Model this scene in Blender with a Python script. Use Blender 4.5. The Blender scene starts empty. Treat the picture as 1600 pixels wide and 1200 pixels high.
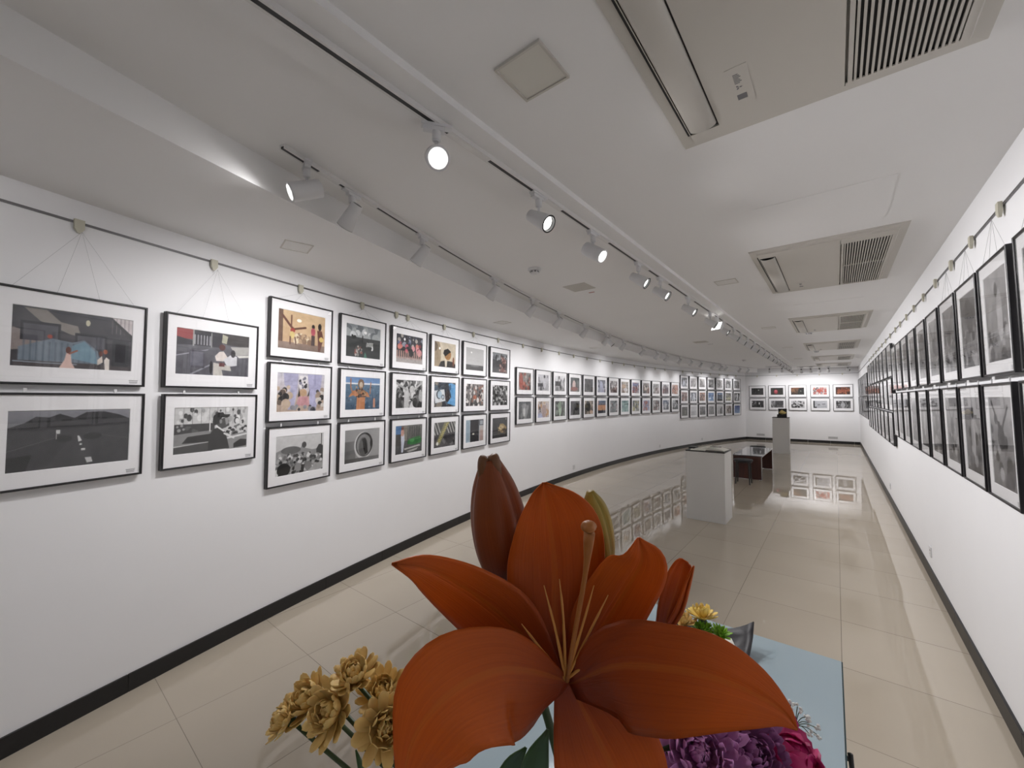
import bpy, bmesh, math, random
import numpy as np
from mathutils import Vector, Matrix
PI = math.pi
SC = bpy.context.scene
COL = SC.collection

# ------------------------------------------------------------------ camera, world, exposure
H = 1.6
FPX = 631.8
_th = math.atan((622.95-600)/FPX)
_ps = math.atan((1306.4-800)/math.hypot(FPX, 22.95))
FWD = Vector((-math.sin(_ps)*math.cos(_th), math.cos(_ps)*math.cos(_th), math.sin(_th)))
RGT = Vector((math.cos(_ps), math.sin(_ps), 0))
UPV = RGT.cross(FWD)
_c, _s = math.cos(-0.000735), math.sin(-0.000735)
RGT, UPV = RGT*_c + UPV*_s, UPV*_c - RGT*_s
cam = bpy.data.cameras.new('camera'); camo = bpy.data.objects.new('camera', cam); COL.objects.link(camo)
cam.sensor_width = 36; cam.lens = 36*FPX/1600; cam.clip_start = 0.02; cam.clip_end = 60
mm = Matrix((RGT, UPV, -FWD)).transposed().to_4x4(); mm.translation = (0, 0, H)
camo.matrix_world = mm
SC.camera = camo
w = bpy.data.worlds.new('world'); SC.world = w; w.use_nodes = True
w.node_tree.nodes['Background'].inputs[0].default_value = (0.9, 0.93, 1, 1)
w.node_tree.nodes['Background'].inputs[1].default_value = 0.0
SC.view_settings.view_transform = 'Standard'; SC.view_settings.look = 'None'
SC.view_settings.gamma = 1; SC.view_settings.use_curve_mapping = False
SC.view_settings.exposure = 0.0
LEFT_W, RIGHT_W, FAR_W = 32.0, 40.5, 21.0       # watts of the three rows of spotlights
LAMP_COL = (1.0, 0.98, 0.985)

def at(px, py, d):                     # point seen at photo pixel px,py at distance d ahead of the camera
    return Vector((0, 0, H)) + FWD*d + RGT*((px-800)/FPX*d) - UPV*((py-600)/FPX*d)
def at_z(px, py, z):
    r = FWD*FPX + RGT*(px-800) - UPV*(py-600)
    return Vector((0, 0, H)) + r*((z-H)/r.z)

# ------------------------------------------------------------------ helpers
def lin(c):
    c = np.asarray(c, float); return np.where(c <= 0.04045, c/12.92, ((c+0.055)/1.055)**2.4)
def hexc(s):
    return np.array([int(s[i:i+2], 16)/255 for i in (0, 2, 4)])
def mat(name, col, rough=0.5, metal=0.0, spec=0.5, emit=None, es=0, coat=0, noise=None, bump=None, sub=0, trans=0):
    m = bpy.data.materials.new(name); m.use_nodes = True; nt = m.node_tree; b = nt.nodes['Principled BSDF']
    b.inputs['Base Color'].default_value = (*col, 1); b.inputs['Roughness'].default_value = rough
    b.inputs['Metallic'].default_value = metal; b.inputs['Specular IOR Level'].default_value = spec
    b.inputs['Coat Weight'].default_value = coat; b.inputs['Coat Roughness'].default_value = 0.03
    if emit: b.inputs['Emission Color'].default_value = (*emit, 1); b.inputs['Emission Strength'].default_value = es
    if sub: b.inputs['Subsurface Weight'].default_value = sub; b.inputs['Subsurface Radius'].default_value = (0.01, 0.004, 0.002)
    if noise:                           # (scale, amount, [stretch])
        tc = nt.nodes.new('ShaderNodeTexCoord'); mp = nt.nodes.new('ShaderNodeMapping'); n = nt.nodes.new('ShaderNodeTexNoise')
        n.inputs['Scale'].default_value = noise[0]; n.inputs['Detail'].default_value = 4
        if len(noise) > 2: mp.inputs['Scale'].default_value = noise[2]
        nt.links.new(tc.outputs['Object'], mp.inputs[0]); nt.links.new(mp.outputs[0], n.inputs[0])
        mx = nt.nodes.new('ShaderNodeMix'); mx.data_type = 'RGBA'
        a = noise[1]
        mx.inputs[6].default_value = (*[max(0, c*(1-a)) for c in col], 1); mx.inputs[7].default_value = (*[min(1, c*(1+a)) for c in col], 1)
        nt.links.new(n.outputs['Fac'], mx.inputs[0]); nt.links.new(mx.outputs[2], b.inputs['Base Color'])
        if bump:
            bp = nt.nodes.new('ShaderNodeBump'); bp.inputs['Strength'].default_value = bump; bp.inputs['Distance'].default_value = 0.002
            nt.links.new(n.outputs['Fac'], bp.inputs['Height']); nt.links.new(bp.outputs[0], b.inputs['Normal'])
    return m
M = {}
M['wall'] = mat('wall_paint', (.86, .86, .875), .75, noise=(3, .015), bump=.05)
M['ceiling'] = mat('ceiling_paint', (.84, .835, .83), .7, spec=.35, noise=(1.2, .02), bump=.08)
M['granite'] = mat('black_granite', (.010, .010, .011), .4, noise=(60, .5))
M['rail'] = mat('rail_metal', (.17, .165, .17), .4, .6)
M['frame'] = mat('black_frame', (.012, .011, .013), .35)
M['mat'] = mat('mat_board', (.90, .895, .91), .85, noise=(40, .01))
M['white_paint'] = mat('white_enamel', (.72, .71, .70), .4)
M['lamp_white'] = mat('lamp_white', (.70, .70, .71), .35)
M['black'] = mat('black_plastic', (.01, .01, .01), .4)
M['glow'] = mat('lamp_lens', (1, 1, 1), .3, emit=(1, .98, .94), es=5)
M['cream'] = mat('cream_plastic', (.56, .54, .44), .5)
M['wire'] = mat('nylon_wire', (.42, .42, .43), .5)
M['ac'] = mat('ac_plastic', (.575, .55, .505), .45)
M['ac_dark'] = mat('ac_dark', (.02, .02, .022), .7)
M['flush'] = mat('flush_panel', (.76, .75, .73), .55); M['panel_off'] = mat('panel_diffuser', (.68, .66, .60), .5)
M['wood'] = mat('dark_red_wood', (.055, .016, .010), .35, noise=(14, .7, (1, 1, .12)))
M['steel'] = mat('brushed_steel', (.45, .46, .48), .18, .9, noise=(30, .05))
M['tabletop'] = mat('grey_glass_top', (.10, .105, .12), .08, 0, .9, coat=1)
M['seat'] = mat('dark_seat', (.025, .028, .032), .55)
M['paper'] = mat('paper', (.88, .86, .79), .8)
M['gold'] = mat('gold_stone', (.70, .55, .22), .3, .5, noise=(25, .25), bump=.6)
M['plinth'] = mat('plinth_paint', (.70, .69, .67), .6, noise=(4, .02))
M['glass_top'] = mat('pale_blue_glass', (.36, .45, .50), .06, 0, .6, coat=.6, noise=(2.0, .05))
M['glass_edge'] = mat('glass_edge', (.03, .06, .07), .1)
M['leather'] = mat('black_leather', (.014, .012, .016), .5, noise=(90, .3), bump=.35)
M['stem'] = mat('stem_green', (.035, .06, .018), .5, noise=(40, .3))
M['leaf'] = mat('leaf_green', (.03, .075, .015), .4, noise=(25, .3))
M['lime'] = mat('lime_pompon', (.25, .50, .03), .6)
M['yellow'] = mat('yellow_petal', (.74, .50, .17), .55, noise=(60, .25), sub=.1)
M['yellow2'] = mat('pale_yellow_petal', (.80, .58, .14), .55, noise=(60, .2), sub=.1)
M['mauve'] = mat('mauve_petal', (.56, .24, .50), .55, noise=(60, .3), sub=.1)
M['purple'] = mat('purple_petal', (.34, .12, .30), .55, noise=(60, .35), sub=.1)
M['magenta'] = mat('magenta_petal', (.50, .015, .14), .5, noise=(60, .3), sub=.1)
M['tinywhite'] = mat('tiny_white_bloom', (.75, .75, .72), .6)
M['vase'] = mat('white_vase', (.62, .66, .70), .2, coat=.5)
M['red_print'] = mat('red_print', (.35, .03, .03), .6)
M['grey_print'] = mat('grey_print', (.16, .16, .17), .6)

def vcol_mat():
    m = bpy.data.materials.new('photo_print'); m.use_nodes = True; nt = m.node_tree; b = nt.nodes['Principled BSDF']
    a = nt.nodes.new('ShaderNodeVertexColor'); a.layer_name = 'Col'
    nt.links.new(a.outputs[0], b.inputs['Base Color']); b.inputs['Roughness'].default_value = .55
    return m
M['print'] = vcol_mat()
def glass_mat():
    m = bpy.data.materials.new('picture_glass'); m.use_nodes = True; nt = m.node_tree
    for n in list(nt.nodes):
        if n.type == 'BSDF_PRINCIPLED': nt.nodes.remove(n)
    out = [n for n in nt.nodes if n.type == 'OUTPUT_MATERIAL'][0]
    t = nt.nodes.new('ShaderNodeBsdfTransparent'); g = nt.nodes.new('ShaderNodeBsdfGlossy'); g.inputs['Roughness'].default_value = .015
    f = nt.nodes.new('ShaderNodeFresnel'); f.inputs[0].default_value = 1.52; mx = nt.nodes.new('ShaderNodeMixShader')
    t.inputs[0].default_value = (.99, .99, .99, 1)
    ge = nt.nodes.new('ShaderNodeNewGeometry'); iv = nt.nodes.new('ShaderNodeMath'); iv.operation = 'SUBTRACT'; iv.inputs[0].default_value = 1; nt.links.new(ge.outputs['Backfacing'], iv.inputs[1])
    mu = nt.nodes.new('ShaderNodeMath'); mu.operation = 'MULTIPLY'; nt.links.new(f.outputs[0], mu.inputs[0]); nt.links.new(iv.outputs[0], mu.inputs[1])
    nt.links.new(mu.outputs[0], mx.inputs[0]); nt.links.new(t.outputs[0], mx.inputs[1]); nt.links.new(g.outputs[0], mx.inputs[2])
    nt.links.new(mx.outputs[0], out.inputs[0]); return m
M['glass'] = glass_mat()
def floor_mat():
    m = bpy.data.materials.new('porcelain_tile'); m.use_nodes = True; nt = m.node_tree; L = nt.links; b = nt.nodes['Principled BSDF']
    N = nt.nodes.new
    geo = N('ShaderNodeNewGeometry'); sx = N('ShaderNodeSeparateXYZ'); L.new(geo.outputs['Position'], sx.inputs[0])
    def mth(op, a, b_=None, c=None):
        n = N('ShaderNodeMath'); n.operation = op
        for i, v in enumerate((a, b_, c)):
            if v is None: continue
            if isinstance(v, (int, float)): n.inputs[i].default_value = v
            else: L.new(v, n.inputs[i])
        return n.outputs[0]
    ids, lines = [], []
    for ax, off, p in (('X', -.010, .6515), ('Y', .575, .6465)):
        t = mth('DIVIDE', mth('SUBTRACT', sx.outputs[ax], off), p)
        ids.append(mth('FLOOR', t)); fr = mth('FRACT', t)
        e = mth('MINIMUM', fr, mth('SUBTRACT', 1.0, fr)); lines.append(mth('LESS_THAN', mth('MULTIPLY', e, p), .0016))
    grout = mth('MAXIMUM', *lines)
    cb = N('ShaderNodeCombineXYZ'); L.new(ids[0], cb.inputs[0]); L.new(ids[1], cb.inputs[1])
    wn = N('ShaderNodeTexWhiteNoise'); wn.noise_dimensions = '3D'; L.new(cb.outputs[0], wn.inputs[0])
    nz = N('ShaderNodeTexNoise'); nz.inputs['Scale'].default_value = 1.4; nz.inputs['Detail'].default_value = 6; L.new(geo.outputs['Position'], nz.inputs[0])
    mix = N('ShaderNodeMix'); mix.data_type = 'RGBA'; mix.inputs[6].default_value = (.46, .40, .32, 1); mix.inputs[7].default_value = (.55, .485, .395, 1)
    L.new(mth('ADD', mth('MULTIPLY', nz.outputs['Fac'], .7), mth('MULTIPLY', wn.outputs['Value'], .3)), mix.inputs[0])
    m2 = N('ShaderNodeMix'); m2.data_type = 'RGBA'; L.new(mth('MULTIPLY', grout, mth('ADD', .35, mth('MULTIPLY', wn.outputs['Value'], .5))), m2.inputs[0])
    L.new(mix.outputs[2], m2.inputs[6]); m2.inputs[7].default_value = (.03, .027, .022, 1)
    L.new(m2.outputs[2], b.inputs['Base Color'])
    b.inputs['Roughness'].default_value = .012; b.inputs['Specular IOR Level'].default_value = .5
    # every tile lies a hair out of level, and each has a faint ripple
    n2 = N('ShaderNodeTexNoise'); n2.inputs['Scale'].default_value = 5.0; n2.inputs['Detail'].default_value = 1; L.new(geo.outputs['Position'], n2.inputs[0])
    vm = N('ShaderNodeVectorMath'); vm.operation = 'SUBTRACT'; L.new(wn.outputs['Color'], vm.inputs[0]); vm.inputs[1].default_value = (.5, .5, .5)
    vs = N('ShaderNodeVectorMath'); vs.operation = 'MULTIPLY'; L.new(vm.outputs[0], vs.inputs[0]); vs.inputs[1].default_value = (.0018, .0018, 0)
    bp = N('ShaderNodeBump'); bp.inputs['Strength'].default_value = .0025; bp.inputs['Distance'].default_value = .01; L.new(n2.outputs['Fac'], bp.inputs['Height'])
    va = N('ShaderNodeVectorMath'); va.operation = 'ADD'; L.new(bp.outputs[0], va.inputs[0]); L.new(vs.outputs[0], va.inputs[1])
    vn = N('ShaderNodeVectorMath'); vn.operation = 'NORMALIZE'; L.new(va.outputs[0], vn.inputs[0]); L.new(vn.outputs[0], b.inputs['Normal'])
    return m
M['floor'] = floor_mat()

def link(name, me, m=None, parent=None):
    o = bpy.data.objects.new(name, me); COL.objects.link(o)
    if m is not None: me.materials.append(m)
    if parent: o.parent = parent
    return o
def obj(name, bm, m, parent=None, smooth=False, bevel=0, seg=2):
    if bevel:
        bmesh.ops.bevel(bm, geom=[e for e in bm.edges if len(e.link_faces) == 2 and e.calc_face_angle(0) > .6], offset=bevel, segments=seg, affect='EDGES', profile=.5)
    me = bpy.data.meshes.new(name); bm.normal_update(); bm.to_mesh(me); bm.free()
    if smooth:
        for p in me.polygons: p.use_smooth = True
    return link(name, me, m, parent)
def tag(o, label, cat, group=None):
    o['label'] = label; o['category'] = cat
    if group: o['group'] = group
    return o
def thing(name, label, cat, loc=(0, 0, 0), rz=0, group=None):
    o = bpy.data.objects.new(name, None); COL.objects.link(o); o.empty_display_size = .05
    o.location = loc; o.rotation_euler = (0, 0, rz); return tag(o, label, cat, group)
def struct(name, bm, m, **k):
    o = obj(name, bm, m, **k); o['kind'] = 'structure'; return o
def box(bm, lo, hi, mtx=None):
    vs = [bm.verts.new(Vector((x, y, z))) for x in (lo[0], hi[0]) for y in (lo[1], hi[1]) for z in (lo[2], hi[2])]
    if mtx is not None:
        for v in vs: v.co = mtx @ v.co
    for f in ((0, 1, 3, 2), (4, 6, 7, 5), (0, 4, 5, 1), (2, 3, 7, 6), (0, 2, 6, 4), (1, 5, 7, 3)): bm.faces.new([vs[i] for i in f])
def B(*args):
    bm = bmesh.new()
    for a in args: box(bm, *a)
    return bm
def basis(d):
    d = d.normalized(); a = Vector((0, 0, 1)) if abs(d.z) < .9 else Vector((1, 0, 0))
    u = a.cross(d).normalized(); return u, d.cross(u)
def tube(bm, pts, rad, n=8, caps=True):
    pts = [Vector(p) for p in pts]
    if not isinstance(rad, (list, tuple)): rad = [rad]*len(pts)
    rings = []; u = None
    for i, p in enumerate(pts):
        d = (pts[min(i+1, len(pts)-1)]-pts[max(i-1, 0)]).normalized()
        if u is None: u, v = basis(d)
        else: u = (u-d*u.dot(d)).normalized(); v = d.cross(u)
        rings.append([bm.verts.new(p+(u*math.cos(2*PI*k/n)+v*math.sin(2*PI*k/n))*rad[i]) for k in range(n)])
    for a, b in zip(rings, rings[1:]):
        for k in range(n): bm.faces.new((a[k], a[(k+1) % n], b[(k+1) % n], b[k]))
    if caps: bm.faces.new(rings[0][::-1]); bm.faces.new(rings[-1])
def lathe(bm, prof, n=24, mtx=None, close=True):
    rings = []
    for r, z in prof:
        rings.append([bm.verts.new((r*math.cos(2*PI*k/n), r*math.sin(2*PI*k/n), z)) for k in range(n)])
    if mtx is not None:
        for rg in rings:
            for v in rg: v.co = mtx @ v.co
    for a, b in zip(rings, rings[1:]):
        for k in range(n): bm.faces.new((a[k], a[(k+1) % n], b[(k+1) % n], b[k]))
    if close:
        if prof[0][0] > 1e-4: bm.faces.new(rings[0][::-1])
        if prof[-1][0] > 1e-4: bm.faces.new(rings[-1])
def catmull(P, n):
    P = [np.array(p, float) for p in P]; out = []
    Q = [2*P[0]-P[1]]+P+[2*P[-1]-P[-2]]; m = len(P)-1
    for i in range(n):
        t = i/(n-1)*m; k = min(int(t), m-1); t -= k
        a, b, c, d = Q[k:k+4]
        out.append(.5*((2*b)+(c-a)*t+(2*a-5*b+4*c-d)*t*t+(3*b-a-3*c+d)*t**3))
    return out

# ------------------------------------------------------------------ room
ACX, ACY, AR = 26.4394, 8.9447, 30.7023           # the left wall is an arc of this centre and radius
def arc(s, off=0.0, z=0.0):                       # off: distance in from the wall
    a = s/AR; return Vector((ACX-(AR-off)*math.cos(a), ACY+(AR-off)*math.sin(a), z))
XR = .627; YB = -3.0
SE = 9.49; SB = -12.27
ZS, ZM, ZR = 2.61, 2.765, 2.71
ZBM = 2.68
def track_off(s): return AR - float(np.interp(s, [-12, -8.2, -4.4, -1, 9], [29.55, 29.55, 29.62, 29.70, 30.12]))
def face_off(s): return track_off(s) - float(np.interp(s, [-8.2, -4, 9], [.17, .12, .11]))
def arc_strip(s0, s1, n, offs0, offs1, z0, z1):   # solid band along the arc
    bm = bmesh.new(); R = []
    for i in range(n+1):
        s = s0+(s1-s0)*i/n
        a = offs0(s) if callable(offs0) else offs0; b = offs1(s) if callable(offs1) else offs1
        R.append([bm.verts.new(p) for p in (arc(s, a, z0), arc(s, b, z0), arc(s, b, z1), arc(s, a, z1))])
    for p, q in zip(R, R[1:]):
        for k in range(4): bm.faces.new((p[k], p[(k+1) % 4], q[(k+1) % 4], q[k]))
    bm.faces.new(R[0][::-1]); bm.faces.new(R[-1]); bmesh.ops.recalc_face_normals(bm, faces=bm.faces); return bm
CL = Vector((-2.816, 18.30, 0)); CR = Vector((.627, 18.462, 0))
FT = (CR-CL).normalized(); FN = Vector((-FT.y, FT.x, 0))      # FN points out of the room
struct('floor', B(((-5.0, YB-.2, -.1), (.85, 18.9, 0))), M['floor'])
o = struct('wall_left', arc_strip(SB-.2, SE+.03, 96, -.12, 0, 0, 2.9), M['wall'])
for p in o.data.polygons: p.use_smooth = True
mod = o.modifiers.new('e', 'EDGE_SPLIT'); mod.split_angle = .5
struct('wall_right', B(((XR, YB-.1, 0), (XR+.12, 18.46, 2.9))), M['wall'])
fm = Matrix((FT, FN, Vector((0, 0, 1)))).transposed().to_4x4(); fm.translation = CL
FW = (CR-CL).length
struct('wall_far', B(((-.15, 0, 0), (FW+.15, .12, 2.9), fm)), M['wall'])
struct('wall_back', B(((-3.2, YB-.12, 0), (XR, YB, 2.9))), M['wall'])
struct('ceiling', B(((-4.9, YB-.1, ZM), (-1.1, 18.8, ZM+.1))), M['ceiling'])
struct('ceiling', B(((-1.1, YB-.1, ZR), (.8, 18.8, ZR+.15))), M['ceiling'])
struct('trim_1', B(((-1.322, YB, ZBM), (-1.08, 18.36, ZM))), M['ceiling'], bevel=.004)   # beam under the right track
o = struct('ceiling', arc_strip(SB, SE, 96, -.02, face_off, ZS, ZM+.02), M['ceiling'])    # lower ceiling strip along the curved wall
# baseboards: granite pieces butted end to end
def arcboard():
    bm = bmesh.new(); s = -12.2; L = .655
    s0 = -8.60-3*L
    while s0 < SE-.02:
        s1 = min(s0+L-.003, SE-.01); q = arc_strip(s0, s1, 2, 0, .012, 0, .093)
        me = bpy.data.meshes.new('t'); q.to_mesh(me); q.free(); bm.from_mesh(me); bpy.data.meshes.remove(me); s0 += L
    return bm
struct('baseboard_left', arcboard(), M['granite'])
bm = bmesh.new(); y = YB
while y < 18.4: box(bm, (XR-.012, y, 0), (XR, min(y+.652, 18.44), .093)); y += .655
struct('baseboard_right', bm, M['granite'])
bm = bmesh.new(); x = .01
while x < FW-.02: box(bm, (x, -.012, 0), (min(x+.652, FW-.015), 0, .093), fm); x += .655
struct('baseboard_far', bm, M['granite'])
struct('baseboard_back', B(((-1.7, YB, 0), (XR-.02, YB+.012, .093))), M['granite'])
struct('trim_2', arc_strip(SB, SE-.02, 96, 0, .008, 2.490, 2.501), M['rail'])
struct('trim_3', B(((XR-.008, YB, 2.490), (XR, 18.44, 2.501))), M['rail'])
struct('trim_4', B(((.02, -.008, 2.482), (FW-.01, 0, 2.493), fm)), M['rail'])

# ------------------------------------------------------------------ photographs (painted into the vertices of each print)
class Paint:
    def __init__(s, W, Hh, seed=0):
        s.k = 3; s.W = W; s.H = Hh; s.rng = np.random.RandomState(seed)
        s.a = np.ones((Hh*s.k, W*s.k, 3))*.5
        yy, xx = np.mgrid[0:Hh*s.k, 0:W*s.k]; s.x = (xx+.5)/(W*s.k); s.y = (yy+.5)/(Hh*s.k); s.asp = W/Hh
    def put(s, m, c, al=1.0):
        c = hexc(c) if isinstance(c, str) else np.array(c); s.a[m] = s.a[m]*(1-al)+c*al
    def g(s, c0, c1, x0=0, y0=0, x1=1, y1=1):
        m = (s.x >= x0) & (s.x <= x1) & (s.y >= y0) & (s.y <= y1); t = ((s.y-y0)/(y1-y0))[m][:, None]; s.a[m] = hexc(c0)*(1-t)+hexc(c1)*t
    def gh(s, c0, c1, x0=0, y0=0, x1=1, y1=1):
        m = (s.x >= x0) & (s.x <= x1) & (s.y >= y0) & (s.y <= y1); t = ((s.x-x0)/(x1-x0))[m][:, None]; s.a[m] = hexc(c0)*(1-t)+hexc(c1)*t
    def r(s, x0, y0, x1, y1, c, al=1.0): s.put((s.x >= x0) & (s.x <= x1) & (s.y >= y0) & (s.y <= y1), c, al)
    def e(s, cx, cy, rx, ry, c, al=1.0): s.put(((s.x-cx)/rx)**2+((s.y-cy)/ry)**2 <= 1, c, al)
    def p(s, pts, c, al=1.0):
        ins = np.zeros(s.x.shape, bool); n = len(pts)
        for i in range(n):
            x0, y0 = pts[i]; x1, y1 = pts[(i+1) % n]
            if y0 == y1: continue
            c_ = ((y0 > s.y) != (y1 > s.y)) & (s.x < (x1-x0)*(s.y-y0)/(y1-y0)+x0); ins ^= c_
        s.put(ins, c, al)
    def l(s, pts, wd, c, al=1.0):
        m = np.zeros(s.x.shape, bool)
        for (x0, y0), (x1, y1) in zip(pts, pts[1:]):
            dx, dy = (x1-x0)*s.asp, y1-y0; L = dx*dx+dy*dy+1e-9
            t = np.clip((((s.x-x0)*s.asp)*dx+(s.y-y0)*dy)/L, 0, 1)
            m |= np.hypot((s.x-x0)*s.asp-t*dx, s.y-y0-t*dy) < wd
        s.put(m, c, al)
    def b(s, x0, y0, x1, y1, n, sz, pal, asp=1.0, al=1.0):
        for i in range(n):
            cx = s.rng.uniform(x0, x1); cy = y0+(y1-y0)*(i+.5)/n; k = sz*s.rng.uniform(.6, 1.4)*(1+.6*(cy-y0)/(y1-y0+1e-6))
            s.e(cx, cy, k/s.asp, k*asp, pal[s.rng.randint(len(pal))], al)
    def st(s, x0, y0, x1, y1, n, fr, c, al=1.0):
        t = ((s.x-x0)/(x1-x0)*n) % 1; s.put((s.x >= x0) & (s.x <= x1) & (s.y >= y0) & (s.y <= y1) & (t < fr), c, al)
    def n(s, amp, sc):
        for q in range(3):
            g = s.rng.rand(int(sc*2**q)+2, int(sc*2**q*s.asp)+2); gx = s.x*(g.shape[1]-1.001); gy = s.y*(g.shape[0]-1.001)
            ix, iy = gx.astype(int), gy.astype(int); fx, fy = gx-ix, gy-iy
            v = (g[iy, ix]*(1-fx)+g[iy, ix+1]*fx)*(1-fy)+(g[iy+1, ix]*(1-fx)+g[iy+1, ix+1]*fx)*fy
            s.a += (v-.5)[..., None]*amp/(1+q*.5)
    def grey(s): s.a[:] = s.a.mean(2, keepdims=True)
    def out(s):
        s.a = s.a*.82+s.a.mean(2, keepdims=True)*.18; a = np.clip(s.a, 0, 1).reshape(s.H, s.k, s.W, s.k, 3).mean((1, 3)); return lin(a)
GR = ['1a1a1c', '38383a', '6a6a6c', 'a8a8aa', 'd8d8da']

def pic_A1(q):   # glass pavilion with two dancing people, torn reflections
    q.g('45454c', '3c3a40'); q.p([(.0, .36), (.12, .42), (.22, .5), (.22, .68), (0, .74)], '8f827f'); q.p([(.08, .02), (.25, .02), (.36, .2), (.5, .24), (.53, .42), (.44, .4), (.2, .22)], '8d857f')
    q.p([(.8, 0), (1, 0), (1, .3)], 'c9bfc0'); q.st(.8, 0, 1, .3, 5, .2, '7d7378', .7); q.p([(.78, 0), (.8, 0), (1.0, .32), (1, .42)], '3a3a3e')
    for x0, y0, x1, y1 in ((.06, .24, .36, .56), (.48, .36, .76, .62)): q.r(x0, y0, x1, y1, '2a2a33'); q.r(x0+.02, y0+.04, x1-.02, y1, '4e4e58')
    q.p([(.05, .68), (.3, .5), (.46, .54), (.56, .48), (.68, .66), (.72, .92), (.05, .92)], '71808f'); q.st(.08, .56, .7, .92, 13, .35, '546272', .6); q.p([(.44, .82), (.46, .6), (.56, .5), (.66, .68), (.68, .9)], '6f99ad', .8)
    q.r(.02, .9, 1, 1, '4c4648'); q.l([(.02, .92), (.3, .93), (.5, .93)], .008, '8f9cab')
    q.r(.81, .42, .97, .92, '33343a'); q.r(.84, .48, .94, .84, '14141f')
    q.p([(.42, .68), (.45, .74), (.46, .9), (.49, 1), (.36, 1), (.4, .86)], 'dcb7ab'); q.e(.43, .68, .022, .06, '6b3a30'); q.l([(.44, .74), (.5, .68)], .014, '9a5846')
    q.p([(.76, .76), (.79, .8), (.79, 1), (.75, 1), (.74, .82)], 'e6dcd3'); q.p([(.68, .82), (.72, .74), (.73, .86), (.68, .92)], 'ded0c4'); q.e(.75, .66, .02, .045, 'a5553a'); q.e(.71, .7, .018, .05, '6a3a30')
    q.e(.28, .47, .02, .035, 'b34a3c'); q.e(.585, .16, .02, .055, 'c9c4a6'); q.n(.05, 8)
def pic_A2(q):   # dusk road with dashed centre line
    q.g('8f8f98', '77777e', 0, 0, 1, .3); q.p([(0, .28), (.12, .2), (.2, .1), (.3, .12), (.38, .06), (.5, .14), (.6, .04), (.75, .03), (.9, .1), (1, .18), (1, 1), (0, 1)], '3a3a3e'); q.g('3c3c40', '404044', 0, .3, 1, 1)
    q.r(.15, .17, .34, .2, '222226'); q.r(.4, .16, .48, .19, '222226'); q.r(.53, .14, .78, .17, '242428'); q.p([(0, .62), (.2, .54), (.46, .42), (.5, .42), (.3, .95), (0, 1)], '39393d'); q.l([(0, .66), (.36, .47)], .006, '56565a'); q.l([(.6, .42), (1, .56)], .006, '525256')
    q.e(.42, .5, .07, .06, '2a2a2e'); q.e(.66, .48, .08, .06, '2c2c30'); q.r(.355, .34, .39, .41, 'c8c8c8'); q.l([(.36, .4), (.36, .5)], .005, '8f8f8f')
    q.p([(.53, .46), (.545, .46), (.57, .55), (.54, .57)], 'd0d0d2'); q.r(.55, .6, .57, .63, 'c8c8c8'); q.r(.565, .69, .6, .73, 'c8c8c8'); q.p([(.6, .86), (.655, .86), (.67, .95), (.62, .96)], 'c4c4c6'); q.p([(0, .76), (.18, .74), (.14, 1), (0, 1)], '1e1e22'); q.n(.03, 9)
def pic_B1(q):   # person seated in street beside another, grey car park
    q.g('5f5e66', '54535c'); q.r(0, 0, .2, .22, 'a13c3e'); q.p([(0, .18), (.2, .25), (.2, .34), (0, .36)], '35343c'); q.r(.2, 0, .6, .34, '33323a'); q.st(.22, .1, .46, .32, 6, .4, '9a9aa0'); q.r(.2, 0, .22, .36, '9a9a98'); q.r(.44, .02, .455, .36, '8a8a88'); q.p([(.6, 0), (1, 0), (1, .3), (.62, .25)], '3c3838'); q.p([(.72, .3), (1, .26), (1, .45), (.8, .5)], 'a8a6a2'); q.p([(.82, .5), (1, .46), (1, .52), (.85, .55)], 'd0cec8')
    q.l([(0, .6), (.4, .42)], .012, '9a9aa4'); q.l([(.18, 1), (.45, .75)], .016, '8c8c96'); q.r(.16, .45, .36, .85, '4e4d58'); q.r(.18, .49, .34, .8, '646370')
    q.p([(.6, .02), (.68, .06), (.66, .24), (.59, .22)], 'aaa890'); q.e(.6, .33, .045, .07, '5a2e2a'); q.p([(.5, .55), (.56, .44), (.62, .42), (.68, .55), (.62, .66), (.52, .66)], 'd8cdc6'); q.p([(.62, .62), (.72, .5), (.82, .52), (.82, .74), (.68, .78)], 'cfcfd4'); q.e(.76, .46, .035, .09, '2a282c')
    q.p([(.48, .7), (.72, .76), (.74, .88), (.6, .86), (.62, 1), (.48, 1)], 'bfbab2'); q.r(.56, .7, .64, .78, '6a3434'); q.e(.45, .82, .02, .15, '1e1d22'); q.n(.06, 12)
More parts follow.
